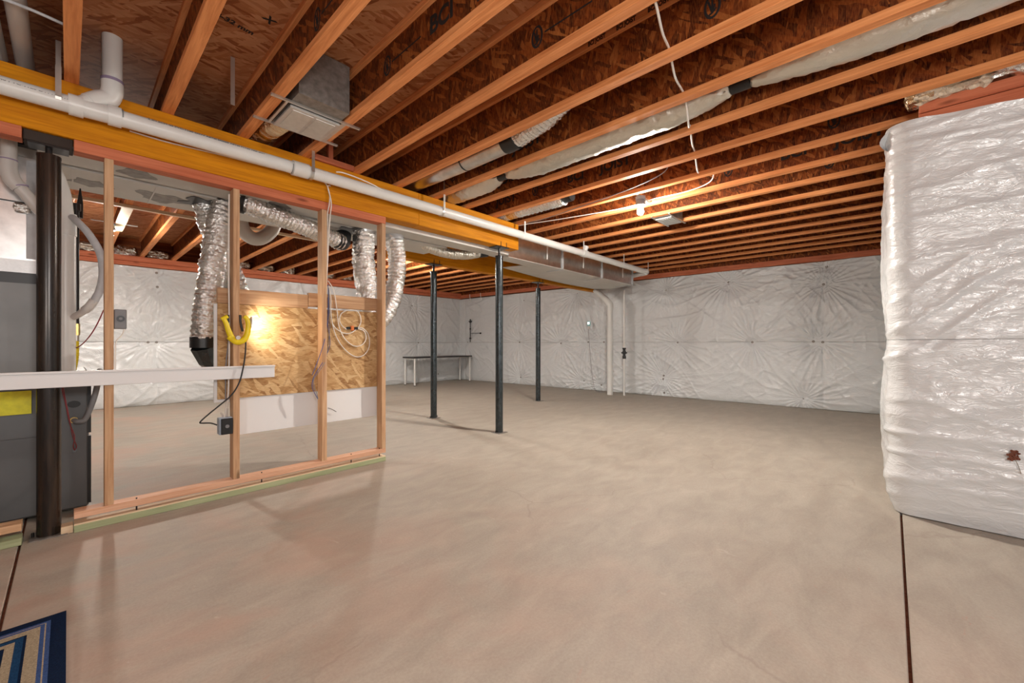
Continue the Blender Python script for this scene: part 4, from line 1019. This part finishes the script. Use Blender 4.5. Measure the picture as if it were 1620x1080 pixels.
# hose bib
hb = thing('water_valve', (7.66, 8.85, 1.3), 'small black shut off valve and pipes on the far wall by the corner', 'valve')
V = lambda px, py: at(px, py, x=7.715)
MB().tube([V(744, 508), V(744, 541)], .012, 8).build('pipe', 'black_steel', hb)
MB().tube([V(744, 527), V(760, 527)], .009, 8).build('side_pipe', 'gray_plastic', hb)
for a_, r_ in (((744, 509), .035), ((744, 520), .02), ((744, 535), .028), ((760, 527), .022)):
    p = V(*a_); MB().tube([p-Vector((0, 0, .02)), p+Vector((0, 0, .02))], r_, 8).build('fitting', 'black_steel', hb)
p = V(744, 508); MB().lumber(p.x-.015, p.x+.015, p.y-.06, p.y+.06, p.z-.012, p.z+.012, .005).lumber(p.x-.015, p.x+.015, p.y-.012, p.y+.012, p.z-.06, p.z+.06, .005).build('handle', 'black_steel', hb)
# short hangers above the corner
for i, (px_, lab) in enumerate(((745, 'thin white cable dropping behind the wall sheet at the corner, left one'), (762, 'thin white cable dropping behind the wall sheet at the corner, right one'))):
    p = at(px_, 470, x=7.66); cable(lab, [(7.62, p.y, 2.42), (7.62, p.y, 2.34), (7.66, p.y, 2.24)], .008, 'white_cable', 3, 'cable', 'cable', 'cables at the far corner')

# table
tx0, tx1, ty0, ty1, tz = 5.78, 7.60, 8.60, 9.02, .715
tt = thing('work_table', ((tx0+tx1)/2, (ty0+ty1)/2, 0), 'long low table with black top and white legs in the back corner', 'table')
MB().lumber(tx0-.05, tx1+.02, ty0-.05, ty1+.04, tz-.035, tz, .003).build('tabletop', 'table_black', tt)
for x in (tx0, (tx0+tx1)/2-.05, tx1-.03):
    for y in (ty0, ty1):
        if abs(x-(tx0+tx1)/2) < .1 and y == ty0: continue
        l = MB().tube([(x, y, .012), (x, y, tz-.035)], .022, 14).build('leg', 'white_paint', tt)
        f = MB().tube([(x, y, 0), (x, y, .014)], .024, 12).build('foot', 'black_plastic', None); f.parent = l; f.location = -Vector(tt.location)
for x in (tx0, tx1-.03): MB().box(x-.01, x+.01, ty0, ty1, tz-.07, tz-.036).build('side_rail', 'white_paint', tt)

# dried leaf stuck on the wrapped corner wall
lf = thing('dried_leaf', (3.40, -.47, .46), 'dried brown leaf on a stalk stuck to the white wrapped wall', 'leaf')
def LQ(px, py, x=3.405): return at(px, py, x=x)
hs = 3.408
for i, (dx, dy, s) in enumerate(((0, -6, 4), (-7, -2, 3.4), (-6, 4, 3), (5, 3, 3.2), (0, 2, 4.5), (6, -4, 2.4))):
    c = LQ(1604+dx, 721+dy, 3.412); r = s/320
    m = MB(); ot = []
    for j in range(14):
        a = 2*PI*j/14; k = 1+.35*math.sin(3*a+i)
        ot.append((c.x-.006-.010*random.random(), c.y+r*k*math.cos(a), c.z+r*1.2*k*math.sin(a)))
    m.v = ot+[(c.x-.012, c.y, c.z)]; m.f = [(j, (j+1) % 14, 14) for j in range(14)]
    m.build('leaf_lobe', 'dry_leaf', lf)
MB().tube([LQ(1604, 724, 3.412)-Vector((.008, 0, 0)), LQ(1610, 735, 3.412)-Vector((.008, 0, 0)), LQ(1615, 749, 3.412)-Vector((.006, 0, 0))], .0018, 6, 4).build('stalk', 'leaf_stalk', lf)

# ------------------------------------------------------------------ striped rug
ru = thing('striped_rug', (-.6, 1.7, 0), 'blue and cream rug of nested stripes in the lower left corner', 'rug')
RX, RY, RX0, RY0 = -.005, 2.363, -1.25, 1.0
MB().lumber(RX0, RX, RY0, RY, .0005, .008, .003).build('rug_base', 'rug_navy', ru)
def frame(a, b, mat, z=.0095):
    m = MB(); z0 = .007
    m.box(RX0+a, RX-a, RY-b, RY-a, z0, z); m.box(RX0+a, RX-a, RY0+a, RY0+b, z0, z)
    m.box(RX-b, RX-a, RY0+b, RY-b, z0, z); m.box(RX0+a, RX0+b, RY0+b, RY-b, z0, z)
    m.build('rug_stripe', mat, ru)
frame(.0, .039, 'rug_navy', .0092)
frame(.039, .050, 'rug_blue'); frame(.050, .0535, 'rug_cream'); frame(.0535, .064, 'rug_blue'); frame(.064, .095, 'rug_cream')
frame(.095, .102, 'rug_navy', .0092); frame(.102, .121, 'rug_mid'); frame(.121, .143, 'rug_cream'); frame(.143, .175, 'rug_navy', .0092)
frame(.175, .21, 'rug_cream'); frame(.21, .25, 'rug_blue'); frame(.25, .30, 'rug_cream'); frame(.30, .36, 'rug_mid'); frame(.36, .42, 'rug_cream')

# clean helper properties
for o in bpy.data.objects:
    if '_org' in o: del o['_org']
